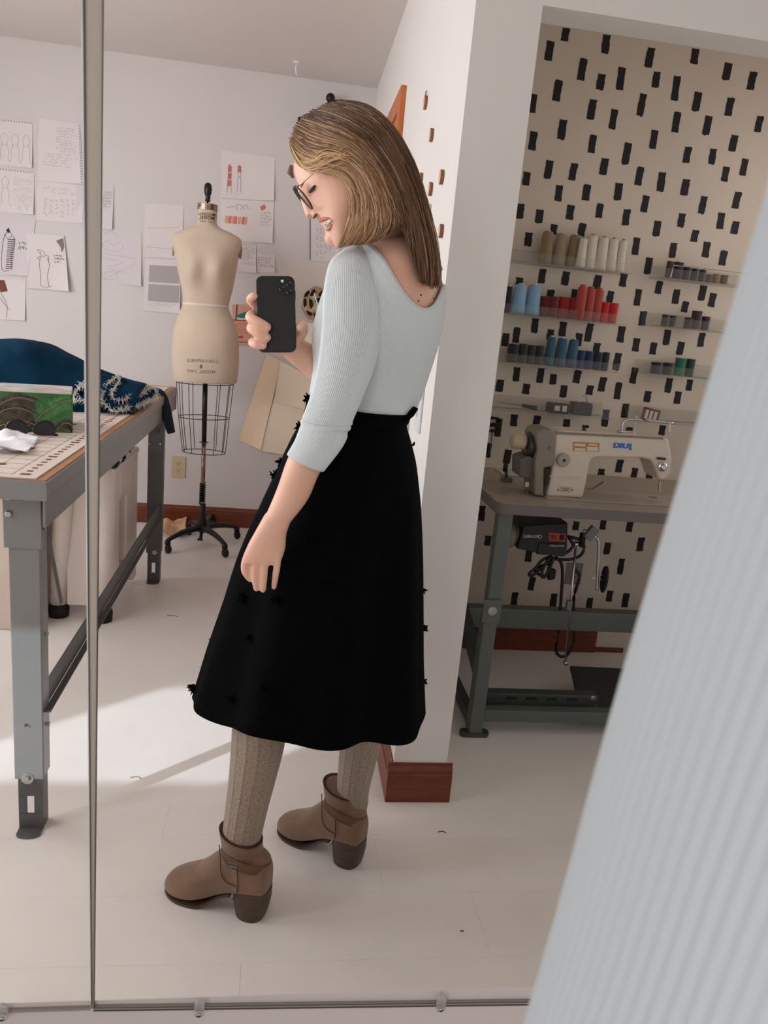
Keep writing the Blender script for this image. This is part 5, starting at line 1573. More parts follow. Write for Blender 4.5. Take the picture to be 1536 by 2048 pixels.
fing([(532, 1112), (528.5, 1135), (527, 1158), (526, 1180, 1.325)], [.0082, .0076, .0070, .0056], 1.320)
fing([(555, 1108), (554, 1130), (551, 1152), (548, 1174, 1.33)], [.0078, .0068, .0062, .0050], 1.322)
fing([(525, 1065, 1.345), (508, 1092, 1.358), (504, 1118, 1.362), (506, 1138, 1.362)], [.011, .0105, .0085, .007], 1.36)
# far arm: shoulder, elbow behind the torso, forearm, phone hand
body.tube([P(835, 520, 1.56), P(790, 640, 1.60), P(735, 775, 1.61)], [.045, .042, .038], 20)
body.tube([P(738, 782, 1.605), P(690, 752, 1.57), P(640, 732, 1.535), P(600, 706, 1.50), P(578, 688, 1.485)], [.039, .037, .0325, .026, .023], 20)
YPH = 1.44
body.rings(pix_rings([(592, 705, 575, 655, YPH + .042, .018), (572, 712, 560, 630, YPH + .032, .015), (545, 708, 540, 612, YPH + .026, .013), (515, 696, 512, 600, YPH + .022, .011)], 14, 20, 2.4))
fing([(522, 612, YPH + .024), (506, 606, YPH + .016), (501, 598, YPH + .008), (508, 592, YPH - .002)], [.010, .0088, .0082, .0074], YPH)
fing([(525, 636, YPH + .024), (505, 630, YPH + .014), (501, 636, YPH - .008), (517, 645, YPH - .0185), (526, 650, YPH - .0185), (534, 654, YPH - .0182)], [.0100, .0096, .0094, .0094, .0092, .0082], YPH)
fing([(525, 660, YPH + .024), (506, 654, YPH + .014), (503, 658, YPH - .008), (518, 667, YPH - .0185), (526, 671, YPH - .0185), (534, 675, YPH - .0185)], [.0096, .0092, .0090, .0090, .0088, .008], YPH)
fing([(528, 684, YPH + .024), (510, 682, YPH + .014), (505, 686, YPH - .006), (513, 689, YPH - .0225), (519, 690, YPH - .0225), (526, 691, YPH - .0225)], [.009, .0086, .0084, .0082, .0082, .0075], YPH)
fing([(585, 685, YPH + .04), (604, 664, YPH + .022), (604, 650, YPH + .006), (599, 655, YPH - .004)], [.012, .0105, .0098, .0082], YPH)
bo = body.build('body', M_SKIN, woman, smooth=True)
md = bo.modifiers.new('remesh', 'REMESH')
md.mode = 'VOXEL'
md.voxel_size = .0025
md.use_smooth_shade = True
md = bo.modifiers.new('smooth', 'SMOOTH')
md.factor = .5
md.iterations = 4
# nails
M_NAIL = mat('fingernail', (226, 176, 158), .25)
for (px, py, ang) in ((535, 655, .5), (535, 675.5, .5), (527, 691, .1)):
    c = P(px, py, YPH - (.0264 if py < 680 else .0300))
    r_ = V((cos(ang), 0, -sin(ang)))
    u_ = V((sin(ang), 0, cos(ang)))
    MB().rings([[c + r_ * (.0058 * k * cos(t)) + u_ * (.0042 * k * sin(t)) + V((0, h, 0)) for t in [2 * pi * j / 14 for j in range(14)]] for k, h in ((1, .002), (.85, .0003), (.4, -.0006))]).build('fingernail', M_NAIL, bo, smooth=True)
# face details
MB().tube([HF(660, 437, .0005), HF(653, 437, .001), HF(647, 438, .002), HP(642, 441, .004), HP(641.5, 442, -.006)], [.0010, .0024, .0036, .0044, .0036], 10).build('upper_lip', M_LIP, bo, smooth=True)
MB().tube([HF(664, 448, .0005), HF(661, 455, .001), HF(658, 458, .002), HP(654.5, 460, .003), HP(654.5, 461, -.006)], [.0008, .0018, .0028, .0036, .0030], 10).build('lower_lip', M_LIP, bo, smooth=True)
MB().tube([HF(662, 440, -.001), HF(658, 446, .000), HF(653, 450, .001), HP(650, 452, .003)], [.0006, .0024, .0030, .002], 10).build('mouth_shadow', mat('mouth_dark', (96, 44, 40), .7), bo, smooth=True)
M_TOOTH = mat('tooth_white', (244, 238, 232), .25)
for (px, py, r_) in ((651, 450, .0042), (653.5, 448, .0042), (656, 445.5, .0038), (658, 443, .0032), (659.8, 440.8, .0025)):
    c = HF(px, py, .0052)
    MB().obox(c, AX * .0016 + AY * .0006, HS * .0016, (AY * .9 + AX * .25) * r_).build('tooth', M_TOOTH, bo, bevel=.0009)
MB().tube([HF(627, 437, .012), HP(630, 432, .0185), HP(634, 428, .0185)], [.0012, .0024, .0010], 8).build('nostril', mat('nostril_shade', (110, 52, 44), .7), bo, smooth=True)
M_LASH = mat('dark_lash', (34, 24, 20), .6)
MB().tube([HF(616, 387, .006), HF(621, 382.5, .006), HF(626, 377, .005), HF(630, 371, .003)], [.0010, .0026, .0030, .0012], 8).build('eyelashes', M_LASH, bo, smooth=True)
MB().tube([HF(602, 374, .001), HF(605, 367, .001), HF(609, 361, .001), HF(616, 356, .0005)], [.0014, .0022, .0016, .0006], 8).build('eyebrow', mat('brown_brow', (150, 104, 76), .8), bo, smooth=True)
for (px, py) in ((842, 590), (837, 602), (868, 597)):
    MB().ball(P(px, py, 1.335), .0018, 8).build('mole', mat('mole_brown', (92, 52, 36), .6), bo)

# glasses
gs = MB()
M_RIMB = mat('black_rim', (24, 18, 18), .3)
M_GOLD = mat('pale_gold_wire', (226, 196, 160), .25, metal=.9)
for s, ox, oy in ((.034, 0, 0), (-.034, -3, 2)):
    c = HP(607 + ox, 395 + oy, s)
    ax1 = (HP(624 + ox, 418 + oy, s) - HP(590 + ox, 373 + oy, s)) / 2
    ax2 = (HP(610.4 + ox, 392.6 + oy, s + .0235) - HP(603.6 + ox, 397.4 + oy, s - .0235)) / 2
    pts = [c + ax1 * cos(t) + ax2 * sin(t) for t in [2 * pi * k / 32 for k in range(33)]]
    r_ = MB().tube(pts, .0016, 8, cap=False).build('glasses_rim', M_RIMB, bo, smooth=True)
    MB().add(pts[:32], [tuple(range(32))]).build('glasses_lens', M_ACR, r_)
    k_ = 1 if s > 0 else -1
    MB().tube([HP(594 + ox, 373 + oy, s + k_ * .018), HP(604 + ox, 366 + oy, s + k_ * .032), HP(630 + ox, 344 + oy, s + k_ * .046), HP(690, 318, s + k_ * .044)], [.0018, .0016, .0012, .0012], 8).build('glasses_temple', M_GOLD, r_, smooth=True)
MB().tube([HP(600, 384, .011), HP(596, 383, 0), HP(600, 384, -.011)], .0012, 8).build('glasses_bridge', M_GOLD, bo, smooth=True)

# ------------------------------------------------------------------ shirt
def proj(p):
    v = p - V((0, 0, CH))
    z = v.dot(AZ)
    return v.dot(AX) / z * FPX + 768, v.dot(AY) / z * FPX + 1024
def interp(tab, x):
    if x <= tab[0][0]:
        return tab[0][1]
    for (a, b), (c, d) in zip(tab, tab[1:]):
        if x <= c:
            return b + (d - b) * (x - a) / (c - a)
    return tab[-1][1]
NECK = [(690, 484), (735, 488), (752, 500), (770, 522), (785, 550), (800, 576), (815, 597), (832, 613), (852, 621), (868, 613), (878, 596), (886, 572)]
FARN = [(640, 520), (720, 492), (780, 492), (830, 510), (870, 545), (886, 574)]
tr_ = pix_rings(TORSO, 120, 128, grow=.0015)
NS = 60
cols = []
edge = []
for j in range(128):
    col = [r[j] for r in tr_]
    near = j <= 64
    top = len(col) - 1
    for i in range(20, len(col)):
        px, py = proj(col[i])
        lim = interp(NECK if near else FARN, px)
        if py < lim:
            pa = proj(col[i - 1])
            f = (pa[1] - lim) / max(pa[1] - py, 1e-6)
            top = i - 1 + min(max(f, 0), 1)
            break
    cols.append((col, top))
tops = [c[1] for c in cols]
for _ in range(3):
    tops = [(tops[j - 1] + 2 * tops[j] + tops[(j + 1) % 128]) / 4 for j in range(128)]
grid = []
for i in range(NS + 1):
    rgv = []
    for j in range(128):
        col = cols[j][0]
        x = tops[j] * i / NS
        k = min(int(x), len(col) - 2)
        p = col[k].lerp(col[k + 1], x - k)
        # soft folds near the waist
        w = max(0.0, 1 - i / (NS * .33))
        nrm_ = V((cos(2 * pi * j / 128), -sin(2 * pi * j / 128), 0))
        q = V((p.x * 10, p.y * 10, p.z * 34 + p.x * 22))
        p = p + nrm_ * (w * .006 * (mnoise.noise(q)))
        rgv.append(p)
    grid.append(rgv)
top = MB().rings(grid, cap=False)
shirt = top.build('ribbed_top', M_SHIRTB, woman, smooth=True, solid=.003, offset=1.0)
MB().tube(grid[-1] + [grid[-1][0]], .0028, 8, cap=False).build('neckline_binding', M_SHIRTB, shirt, smooth=True)
inner = [grid[NS - 4][j] + V((cos(2 * pi * j / 128), -sin(2 * pi * j / 128), 0)) * .0026 for j in range(128)]
MB().tube(inner + [inner[0]], .0009, 6, cap=False).build('neckline_seam', M_SHIRT, shirt, smooth=True)
SLV = [(690, 500, 722, 490, 1.42, .02), (664, 524, 740, 518, 1.39, .042), (653, 565, 756, 565, 1.372, .052), (649, 610, 763, 612, 1.365, .056), (648, 650, 762, 655, 1.36, .055), (643, 700, 754, 700, 1.355, .051), (636, 745, 740, 748, 1.35, .048), (625, 790, 720, 798, 1.345, .045), (612, 826, 703, 838, 1.34, .043), (608, 838, 700, 850, 1.34, .044), (605, 850, 692, 862, 1.34, .042), (600, 864, 690, 876, 1.34, .043), (592, 884, 676, 900, 1.335, .041), (577, 910, 645, 940, 1.33, .037)]
NSL = 344
sl = pix_rings(SLV, 110, NSL)
for i, r_ in enumerate(sl):
    t = i / 109
    for j, p in enumerate(r_):
        a = 2 * pi * j / NSL
        # gathers at the elbow and under the arm
        f = .0022 * sin(t * 70 + 1.2 * sin(a * 2)) * math.exp(-((t - .71) / .05) ** 2) + .0016 * sin(t * 60 + a * 2) * math.exp(-((t - .3) / .06) ** 2) * max(0, cos(a))
        f += .0007 * cos(86 * a)
        n_ = V((cos(a), -sin(a), 0))
        r_[j] = p + n_ * f
slm = MB().rings(sl, cap=False)
slm.f.append(tuple(range(NSL)))
sleeve = slm.build('sleeve', M_SHIRT, shirt, smooth=True, solid=.0025, offset=1.0)
seam = [P(a, b, y) for a, b, y in catmull([(702, 490, 1.385), (722, 505, 1.352), (742, 535, 1.325), (755, 570, 1.315), (762, 610, 1.320), (764, 640, 1.335)], 24)]
sbv = MB().rings(sl[2:], cap=False).rings(grid, cap=False)
SBV = BVHTree.FromPolygons([tuple(v) for v in sbv.v], sbv.f)
spts = []
for a, b_ in catmull([(697, 491), (716, 502), (735, 524), (748, 552), (757, 585), (761, 615), (762, 640)], 40):
    v = (AX * ((a - 768) / FPX) + AY * ((b_ - 1024) / FPX) + AZ).normalized()
    h = SBV.ray_cast(V((0, 0, CH)), v)
    if h[0] is not None:
        spts.append(h[0] - v * .0035)
if len(spts) > 4:
    MB().tube(spts, .0013, 6).build('armhole_seam', M_SHIRT, shirt, smooth=True)
far_sl = [P(838, 520, 1.555), P(792, 640, 1.605), P(738, 772, 1.615), P(700, 758, 1.58), P(665, 744, 1.555)]
MB().tube([V(p) for p in catmull([tuple(p) for p in far_sl], 30)], [.05 - .012 * k / 29 for k in range(30)], 28, cap=False).build('sleeve', M_SHIRT, shirt, smooth=True)

# ------------------------------------------------------------------ skirt
SK = [(616, 800, 822, 826, 1.50, .122), (606, 838, 812, 846, 1.50, .128), (590, 864, 820, 880, 1.50, .142), (569, 907, 829, 920, 1.50, .155), (545, 960, 834, 965, 1.50, .160), (520, 1012, 838, 1012, 1.495, .163), (480, 1100, 842, 1100, 1.49, .166), (446, 1205, 844, 1210, 1.485, .168), (414, 1300, 845, 1310, 1.48, .17), (384, 1388, 847, 1424, 1.475, .172)]
sk = pix_rings(SK, 90, 144)
for i, r_ in enumerate(sk):
    t = i / 89
    c = sum(r_, V((0, 0, 0))) / len(r_)
    for j, p in enumerate(r_):
        a = 2 * pi * j / 144
        w = t ** 1.6
        f = w * (.016 * sin(4 * a + .6) * abs(sin(a)) + .010 * sin(9 * a + 1.0 + t) * abs(sin(a)) + .006 * mnoise.noise(V((cos(a) * 4, sin(a) * 4, t * 3))))
        d = (p - c)
        d.z = 0
        r_[j] = p + d.normalized() * f
        if i > 80:
            r_[j].z += (i - 80) / 9 * (.010 * sin(3 * a + 2.2) + .006 * sin(7 * a))
skirt = MB().rings(sk, cap=False).build('skirt', M_SKIRT, woman, smooth=True, solid=.003, offset=-1.0)
MB().rings(pix_rings([(617, 796, 822, 822, 1.50, .1235), (607, 836, 813, 843, 1.50, .1295)], 4, 96, grow=.002), cap=False).build('waistband', M_SKIRT, skirt, smooth=True, solid=.003)
MB().tube([P(803, 846, 1.43), P(812, 838, 1.42), P(822, 828, 1.42), P(831, 816, 1.425)], [.006, .010, .010, .007], 10, flat=.6).build('tie_end', M_SKIRT, skirt, smooth=True)
m = MB().tube([P(826, 888, 1.46), P(829, 890, 1.46)], [.006, .002], 8)
m.build('tie_knot', M_SKIRT, skirt, smooth=True)
def tuft(px, py, Y, r=.011):
    m = MB()
    c = P(px, py, Y)
    for k in range(26):
        d = V((random.gauss(0, 1), random.gauss(-.6, .8), random.gauss(0, 1))).normalized()
        m.tube([c, c + d * r * .6, c + d * r + V((random.gauss(0, .002), 0, random.gauss(0, .002)))], [.0022, .002, .0008], 4, cap=False)
    m.ball(c, r * .55, 8)
    m.build('thread_tuft', M_SKIRT, skirt)
def near_tuft(px, py):
    best = min((p for r_ in sk for p in r_ if p.y < 1.49), key=lambda p: (proj(p)[0] - px) ** 2 + (proj(p)[1] - py) ** 2)
    tuft(px, py, best.y - .002, .010)
for px, py in ((483, 1195), (553, 1200), (500, 1275), (530, 1375), (625, 1080), (466, 1396), (655, 1170), (700, 1290)):
    near_tuft(px, py)
for px, py, Y in ((430, 1282, 1.48), (386, 1374, 1.475), (617, 797, 1.49), (599, 853, 1.5), (563, 925, 1.5), (551, 952, 1.5), (845, 1254, 1.485), (842, 1180, 1.49), (846, 1364, 1.48)):
    tuft(px, py, Y, .012)

# ------------------------------------------------------------------ tights and boots
tl = MB().rings(pix_rings([(472, 1380, 580, 1380, 1.43, .056), (466, 1440, 572, 1440, 1.43, .055), (463, 1490, 568, 1490, 1.43, .054), (458, 1560, 550, 1560, 1.432, .047), (451, 1620, 534, 1620, 1.436, .041), (445, 1680, 520, 1680, 1.436, .036), (452, 1715, 512, 1715, 1.438, .030)], 60, 64, grow=.001)).build('tights_leg', M_TIGHT, woman, smooth=True)
MB().rings(pix_rings([(688, 1380, 782, 1380, 1.58, .054), (682, 1450, 768, 1450, 1.58, .052), (679, 1510, 754, 1510, 1.582, .047), (675, 1570, 738, 1575, 1.596, .040), (676, 1600, 735, 1605, 1.600, .036), (682, 1622, 730, 1625, 1.600, .030)], 60, 64, grow=.001)).build('tights_leg', M_TIGHT, woman, smooth=True)

def boot(heel, fdir, label, buckle):
    h = V((heel[0], heel[1], 0))
    f = V((*fdir, 0)).normalized()
    s = V((-f.y, f.x, 0))
    if s.y > 0:
        s = -s
    def L(x, y, z):
        return h + f * x + s * y + V((0, 0, z))
    foot = [(-.048, .070, .118, .014), (-.042, .060, .140, .027), (-.022, .056, .160, .0335), (.005, .054, .165, .036), (.035, .048, .162, .037), (.062, .036, .142, .038), (.088, .022, .114, .0415), (.115, .011, .086, .0440), (.142, .007, .068, .0450), (.168, .007, .053, .040), (.186, .008, .041, .029), (.196, .010, .028, .014)]
    m = MB()
    rgs = []
    for x, zb, zt, w in catmull(foot, 40):
        c = (zb + zt) / 2
        hh = (zt - zb) / 2
        rg_ = []
        for j in range(28):
            t = 2 * pi * j / 28
            ca, sa = cos(t), sin(t)
            e = .42 if sa < 0 else 1.0
            rg_.append(L(x, w * math.copysign(abs(ca) ** (.55 if sa < 0 else 1.0), ca), c + hh * math.copysign(abs(sa) ** e, sa)))
        rgs.append(rg_)
    m.rings(rgs)
    shaft = [(.004, .072, .038, .044), (.010, .11, .037, .044), (.017, .14, .038, .044), (.022, .165, .040, .046), (.025, .186, .042, .048)]
    rgs = []
    for cx, z, w, l in catmull(shaft, 18):
        rgs.append([L(cx + l * cos(2 * pi * j / 32), w * sin(2 * pi * j / 32), z + .012 * cos(2 * pi * j / 32) * max(0, (z - .14) / .05)) for j in range(32)])
    m.rings(rgs)
    b = m.build('boot', M_SUEDE, woman, smooth=True, label=label)
    md = b.modifiers.new('remesh', 'REMESH')
    md.mode = 'VOXEL'
    md.voxel_size = .003
    md.use_smooth_shade = True
    md = b.modifiers.new('smooth', 'SMOOTH')
    md.factor = .5
    md.iterations = 8
    topc = rgs[-1]
    MB().rings([[p + V((0, 0, .0006)) for p in topc], [p + (L(.025, 0, .186) - p) * .12 + V((0, 0, .002)) for p in topc], [p + (L(.025, 0, .186) - p) * .3 + V((0, 0, -.004)) for p in topc]], cap=False).build('boot_lining', M_LINING, b, smooth=True)
    # stacked heel
    hp = [(-.041, .034, .0), (-.046, .035, .02), (-.050, .034, .045), (-.051, .033, .068)]
    rgs = []
    for k, (xb, w, z) in enumerate(hp):
        xf = .022 + .012 * (z / .06)
        rgs.append([L((xb + xf) / 2 + (xf - xb) / 2 * cos(t) * (1 if cos(t) < 0 else 1), w * math.copysign(abs(sin(t)) ** .7, sin(t)), z + (0 if z < .05 else -.004 * cos(t))) for t in [2 * pi * q / 32 for q in range(32)]])
    MB().rings(rgs).build('boot_heel', M_STACK, b, smooth=False, bevel=.001)
    # sole
    so = catmull([(.030, .031), (.045, .033), (.070, .0355), (.10, .0415), (.125, .0448), (.15, .0440), (.172, .0370), (.187, .026), (.1955, .013), (.1975, .004)], 40)
    def zz(x):
        if x < .11:
            q = (.11 - x) / .08
            return .0008 + .046 * (q * q * (3 - 2 * q) if q < 1 else 1)
        return .0008 + max(0, x - .16) * .10
    L1 = [L(x, w, zz(x)) for x, w in so] + [L(x, -w, zz(x)) for x, w in reversed(so)]
    n = len(so)
    m = MB()
    vs = L1 + [p + V((0, 0, .0065)) for p in L1]
    fs = []
    N2 = 2 * n
    for k in range(n - 1):
        fs += [(k, k + 1, N2 - 2 - k, N2 - 1 - k), (N2 + k, N2 + N2 - 1 - k, N2 + N2 - 2 - k, N2 + k + 1)]
    fs += [(k, (k + 1) % N2, N2 + (k + 1) % N2, N2 + k) for k in range(N2)]
    m.add(vs, fs)
    m.build('boot_sole', M_STACK, b)
    # ankle strap
    st = []
    for j in range(33):
        t = 2 * pi * j / 32
        st.append(L(.010 + .0535 * cos(t), .0405 * sin(t), .134 + .010 * cos(t) + .006 * sin(t)))
    m = MB()
    m.rings([[p + V((0, 0, -.011)) for p in st[:-1]], [p + V((0, 0, .011)) for p in st[:-1]]], cap=False)
    sp_ = m.build('ankle_strap', M_SUEDED, b, smooth=True, solid=.002, offset=1.0)
    # seams
    for pts in ([(.055, .0385, .175), (.050, .0400, .14), (.047, .0405, .11), (.035, .0400, .092), (.012, .0395, .088)], [(.012, .0395, .13), (.008, .0400, .10), (.010, .0385, .07), (.020, .037, .05)]):
        MB().tube([V(p) for p in catmull([tuple(L(*p)) for p in pts], 16)], .0011, 6).build('seam', M_LINING, b)
    if buckle:
        c = L(.022, .0435, .137)
        q = [(-.010, -.008), (.010, -.008), (.010, .008), (-.010, .008), (-.010, -.008)]
        MB().tube([c + f * a + V((0, 0, z)) for a, z in q], .0014, 8).build('buckle', M_DKSTEEL, sp_)
        MB().tube([c + f * -.012, c + f * .004], .001, 6).build('buckle_prong', M_STEEL, sp_)
    return b
boot((-.002, 1.424), (-.92, .40), 'brown suede ankle boot with a buckled strap, nearer the mirror', True)
boot((.222, 1.586), (-.78, .62), 'brown suede ankle boot further from the mirror', False)

# ------------------------------------------------------------------ hair
G = [
    [(583, 300, .048), (600, 334, .056), (640, 344, .070), (674, 352, .079), (697, 382, .080), (701, 420, .074), (693, 456, .066), (674, 496, .058)],
    [(578, 284, .040), (606, 318, .058), (655, 326, .078), (702, 346, .086), (724, 390, .086), (727, 430, .080), (717, 465, .074), (700, 490, .070)],
    [(582, 262, .030), (620, 288, .060), (680, 302, .082), (730, 340, .088), (754, 395, .088), (761, 440, .084), (755, 470, .080), (737, 488, .078)],
    [(592, 246, .022), (637, 266, .058), (700, 290, .080), (748, 335, .086), (774, 388, .086), (784, 428, .082), (782, 452, .080), (768, 476, .078)],
    [(602, 234, .016), (652, 250, .052), (715, 280, .074), (762, 330, .080), (790, 385, .080), (800, 425, .076), (806, 448, .074), (806, 460, .072)],
    [(620, 222, .012), (675, 236, .046), (733, 268, .066), (776, 322, .072), (804, 380, .072), (820, 428, .068), (830, 490, .060), (838, 556, .052)],
    [(640, 212, .008), (696, 226, .038), (750, 258, .056), (790, 314, .062), (816, 375, .062), (834, 432, .058), (848, 500, .050), (854, 570, .042)],
    [(662, 204, .004), (714, 214, .026), (766, 246, .040), (804, 303, .046), (830, 365, .046), (850, 434, .044), (866, 504, .038), (868, 575, .032)],
    [(682, 200, .0), (733, 208, .010), (780, 244, .016), (818, 304, .020), (842, 366, .022), (861, 440, .022), (876, 510, .020), (881, 572, .018)],
]
FAR = [[(a, b, -s) for a, b, s in g] for g in reversed(G[1:8])]
FAR = [[(a + 2, b - 3, s * (1 if k < 5 else .9)) for k, (a, b, s) in enumerate(g)] for g in FAR]
GUIDES = G + FAR
NT = 28
gsm = [catmull(g, NT) for g in GUIDES]
def hair_pt(u, t):
    """u over guides, t 0..1 along the lock"""
    x = u * (len(gsm) - 1)
    k = min(int(x), len(gsm) - 2)
    f = x - k
    def at(g, t):
        y = t * (NT - 1)
        i = min(int(y), NT - 2)
        return [a + (b - a) * (y - i) for a, b in zip(g[i], g[i + 1])]
    p0, p1 = at(gsm[max(k - 1, 0)], t), at(gsm[k], t)
    p2, p3 = at(gsm[k + 1], t), at(gsm[min(k + 2, len(gsm) - 1)], t)
    p = [.5 * (2 * b + (c - a) * f + (2 * a - 5 * b + 4 * c - d) * f * f + (-a + 3 * b - 3 * c + d) * f ** 3) for a, b, c, d in zip(p0, p1, p2, p3)]
    key = (int(p[0] / 3), int(p[1] / 3))
    if key not in S_CACHE:
        S_CACHE[key] = s_at(key[0] * 3 + 1.5, key[1] * 3 + 1.5)
    h = S_CACHE[key]
    if h is not None:
        p[2] = max(p[2], h + .010) if p[2] > 0 else min(p[2], -h - .010)
    return p
S_CACHE = {}
m_hair = bpy.data.materials.new('hair_brown_blonde')
m_hair.use_nodes = True
nt = m_hair.node_tree
b = nt.nodes['Principled BSDF']
at_ = node(nt, 'ShaderNodeVertexColor', layer_name='tint')
nt.links.new(at_.outputs[0], b.inputs['Base Color'])
b.inputs['Roughness'].default_value = .42
b.inputs['Specular IOR Level'].default_value = .35
nz = node(nt, 'ShaderNodeTexNoise')
nz.inputs['Scale'].default_value = 240
bp = node(nt, 'ShaderNodeBump')
bp.inputs['Strength'].default_value = .12
bp.inputs['Distance'].default_value = .003
nt.links.new(nz.outputs['Fac'], bp.inputs['Height'])
nt.links.new(bp.outputs[0], b.inputs['Normal'])
DK, MD, LT, BL = lin((70, 47, 33)), lin((110, 79, 56)), lin((160, 120, 86)), lin((214, 178, 134))
def hair_col(u, t):
    """dark roots over the crown, blonde towards the face and in streaks"""
    x = u * (len(gsm) - 1)
    front = max(0, 1 - x / 4.6)
    r = random.random()
    mixv = .25 + .62 * front + random.gauss(0, .20)
    if r < .16:
        mixv += .32
    pal = [DK, MD, LT, BL]
    v = min(max(mixv, 0), .999) * 3
    k = int(v)
    c = [a + (b_ - a) * (v - k) for a, b_ in zip(pal[k], pal[k + 1])]
    return c
base = MB()
cols_ = []
rgs = []
NU = 90
for i in range(NT):
    t = i / (NT - 1)
    rg_ = []
    for j in range(NU):
        p = hair_pt(j / (NU - 1), t)
        w = HP(p[0], p[1], p[2])
        c = HP(690 + t * 60, 330 + t * 130, 0)
        w = w + (c - w).normalized() * .004
        rg_.append(w)
    rgs.append(rg_)
base.rings(rgs, cap=False, closed=False)
random.seed(21)
hair = base.build('hair', m_hair, woman, smooth=True, colors=[MD] * len(base.v), solid=.004)
lk = MB()
lcol = []
def lock(u, t0, t1, r, jit, col=None, lift=0.0, drift=0.0, n=20):
    pts = []
    ph = random.random() * 6
    amp = random.uniform(.3, 1.0) * jit
    for i in range(n):
        t = t0 + (t1 - t0) * i / (n - 1)
        uu = min(max(u + drift * (i / n) + amp * .006 * sin(ph + t * 6), 0), 1)
        p = hair_pt(uu, min(t, 1))
        wob = amp * 1.4 * sin(ph * 2 + t * 9)
        pts.append(HP(p[0] + wob, p[1] + wob * .5, p[2] + lift))
    if t1 > 1:
        d = (pts[-1] - pts[-3])
        pts.append(pts[-1] + d * (t1 - 1) * 10)
    k = len(pts)
    rs = [r * (.45 + .55 * sin(pi * min(1, (i + 1.5) / (k * .55)) / 2)) * (1 if i < k * .7 else max(.12, 1 - (i - k * .7) / (k * .3))) for i in range(k)]
    n0 = len(lk.v)
    lk.tube(pts, rs, 5, cap=False, flat=.6)
    c = col or hair_col(u, 0)
    lcol.extend([c] * (len(lk.v) - n0))
for k in range(2800):
    u = random.random() ** 1.0 * .62
    t0 = random.uniform(0, .25) if random.random() < .6 else random.uniform(0, .6)
    t1 = random.uniform(.75, 1.02)
    if t1 - t0 < .3:
        t1 = min(1, t0 + .35)
    lock(u, t0, t1, random.uniform(.0006, .0019), random.uniform(.6, 2.6), lift=random.uniform(-.002, .004), drift=random.gauss(0, .012))
for k in range(240):
    lock(.58 + random.random() * .4, random.uniform(0, .2), random.uniform(.8, 1.0), random.uniform(.002, .0038), 1.2)
# loose strands across the temple and flyaways along the outline
for k in range(16):
    a = random.random()
    e = random.gauss(0, 7)
    p0 = (581 + 8 * a, 290 + 36 * a)
    pts = catmull([(p0[0], p0[1], .05), (612 + 10 * a, 342 - 20 * a + e * .3, .072), (652, 334 - 26 * a + e, .090), (690 + 10 * a, 306 + 20 * a + e, .094)], 14)
    n0 = len(lk.v)
    lk.tube([HP(*p) for p in pts], [.0008] * 12 + [.0006, .0003], 5, cap=False)
    lcol.extend([tuple(x * random.uniform(.85, 1.05) for x in BL)] * (len(lk.v) - n0))
for k in range(110):
    u = random.choice([random.uniform(.44, .58), random.uniform(0, .5)])
    lock(u, random.uniform(.2, .5), random.uniform(.8, 1.03), .0006, 5.0, lift=random.uniform(.004, .012), drift=random.gauss(0, .02))
lk.build('hair_locks', m_hair, hair, smooth=True, colors=lcol)
# shadowed far lock by the forehead and a dark clip
MB().tube([HP(583, 330, -.03), HP(580, 345, -.035), HP(587, 356, -.04)], [.003, .006, .002], 8).build('far_lock', mat('far_lock_brown', (112, 88, 74), .6), hair, smooth=True)

# ------------------------------------------------------------------ phone
ph = thing('smartphone', 'black smartphone held up in the raised hand', 'phone', P(552, 705, YPH))
def rrect(w, h, r, n=6):
    pts = []
    for cx, cy, a0 in ((w / 2 - r, h / 2 - r, 0), (-w / 2 + r, h / 2 - r, pi / 2), (-w / 2 + r, -h / 2 + r, pi), (w / 2 - r, -h / 2 + r, 3 * pi / 2)):
        for k in range(n + 1):
            a = a0 + pi / 2 * k / n
            pts.append((cx + r * cos(a), cy + r * sin(a)))
    return pts
pc = P(552.5, 629, YPH)
pu = (P(553, 553, YPH + .012) - P(553, 705, YPH - .012)).normalized()
pr_ = (P(591, 629, YPH - .001) - P(513.5, 629, YPH + .001)).normalized()
pu = (pu - pr_ * pu.dot(pr_)).normalized()
pn = pr_.cross(pu).normalized()
if pn.y > 0:
    pn = -pn
PW = (P(591, 629, YPH) - P(513.5, 629, YPH)).length
PHh = (P(553, 552.5, YPH) - P(553, 705, YPH)).length * 1.012
MB().prism([pc + pr_ * a + pu * c - pn * .005 for a, c in rrect(PW, PHh, .0115)], pn * .010).build('phone_case', mat('black_silicone', (13, 14, 15), .5, var=.2, vscale=40), ph, bevel=.0022, bseg=3)
bc = pc + pr_ * (PW / 2 - .0165) + pu * (PHh / 2 - .0185) + pn * .005
MB().prism([bc + pr_ * a + pu * c for a, c in rrect(.028, .029, .007)], pn * .0014).build('camera_bump', mat('black_glass', (6, 6, 7), .12), ph, bevel=.0005)
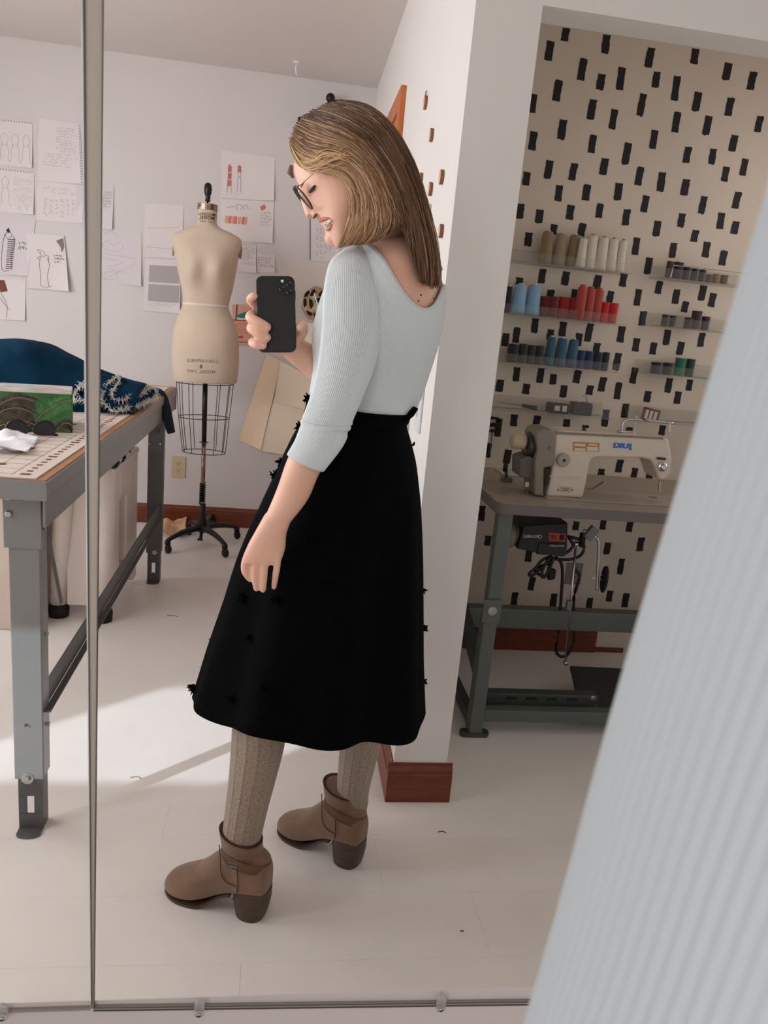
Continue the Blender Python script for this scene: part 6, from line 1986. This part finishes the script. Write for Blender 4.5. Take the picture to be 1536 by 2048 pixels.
for a, c, r in ((-.006, -.0015, .0058), (.0065, .0062, .0056), (.0065, -.0072, .0056)):
    l = bc + pr_ * a + pu * (c - .002) + pn * .0014
    rim = MB().lathe(l, [(.0004, 0), (r, 0), (r, .0012), (r * .8, .0014), (.0004, .0008)], 22, axis=pn).build('camera_lens', mat('lens_glass', (14, 14, 18), .06), ph)
fl = bc + pr_ * -.0055 + pu * .0088 + pn * .0014
MB().lathe(fl, [(.0003, 0), (.0026, 0), (.0024, .0006), (.0003, .0007)], 16, axis=pn).build('flash', mat('flash_white', (236, 232, 226), .3), ph)
MB().obox(pc + pr_ * (PW / 2 + .0003) + pu * .034, pr_ * .0006, pn * .0016, pu * .008).build('side_button', M_BLK, ph)

# ------------------------------------------------------------------ the real sleeve beside the lens
YR = .17
fs = thing('sleeve_closeup', 'out-of-focus pale blue ribbed sleeve close to the lens', 'sleeve', P(1300, 2048, YR))
edge = [(1680, -160), (1600, 140), (1536, 380), (1452, 660), (1362, 960), (1278, 1240), (1198, 1520), (1122, 1800), (1050, 2048), (985, 2300), (930, 2560)]
NR = 84
rgs = []
epts = catmull(edge, 70)
for i, (ex, ey) in enumerate(epts):
    t = i / 69
    e0 = P(ex, ey, YR)
    e1 = P(*epts[min(i + 1, 69)], YR) - P(*epts[max(i - 1, 0)], YR)
    ax = e1.normalized()
    view = (e0 - V((0, 0, CH))).normalized()
    side = ax.cross(view).normalized()
    if side.x < 0:
        side = -side
    R = .058 - .012 * t
    dep = view - ax * view.dot(ax)
    dep.normalize()
    c = e0 + side * R
    rg_ = []
    n = NR * 6
    for j in range(n):
        a = 2 * pi * j / n
        rr_ = R + .00042 * cos(NR * a)
        rg_.append(c + side * (rr_ * cos(a)) + dep * (rr_ * .8 * sin(a)))
    rgs.append(rg_)
slv = MB().rings(rgs, cap=False).build('ribbed_sleeve', mat('pale_blue_knit_close', (216, 224, 230), .85, sheen=.25, bump=.1, bscale=900), fs, smooth=True)
MB().tube([sum(r_, V((0, 0, 0))) / len(r_) for r_ in rgs[::6]], .036, 20).build('arm', M_SKIN, fs, smooth=True)
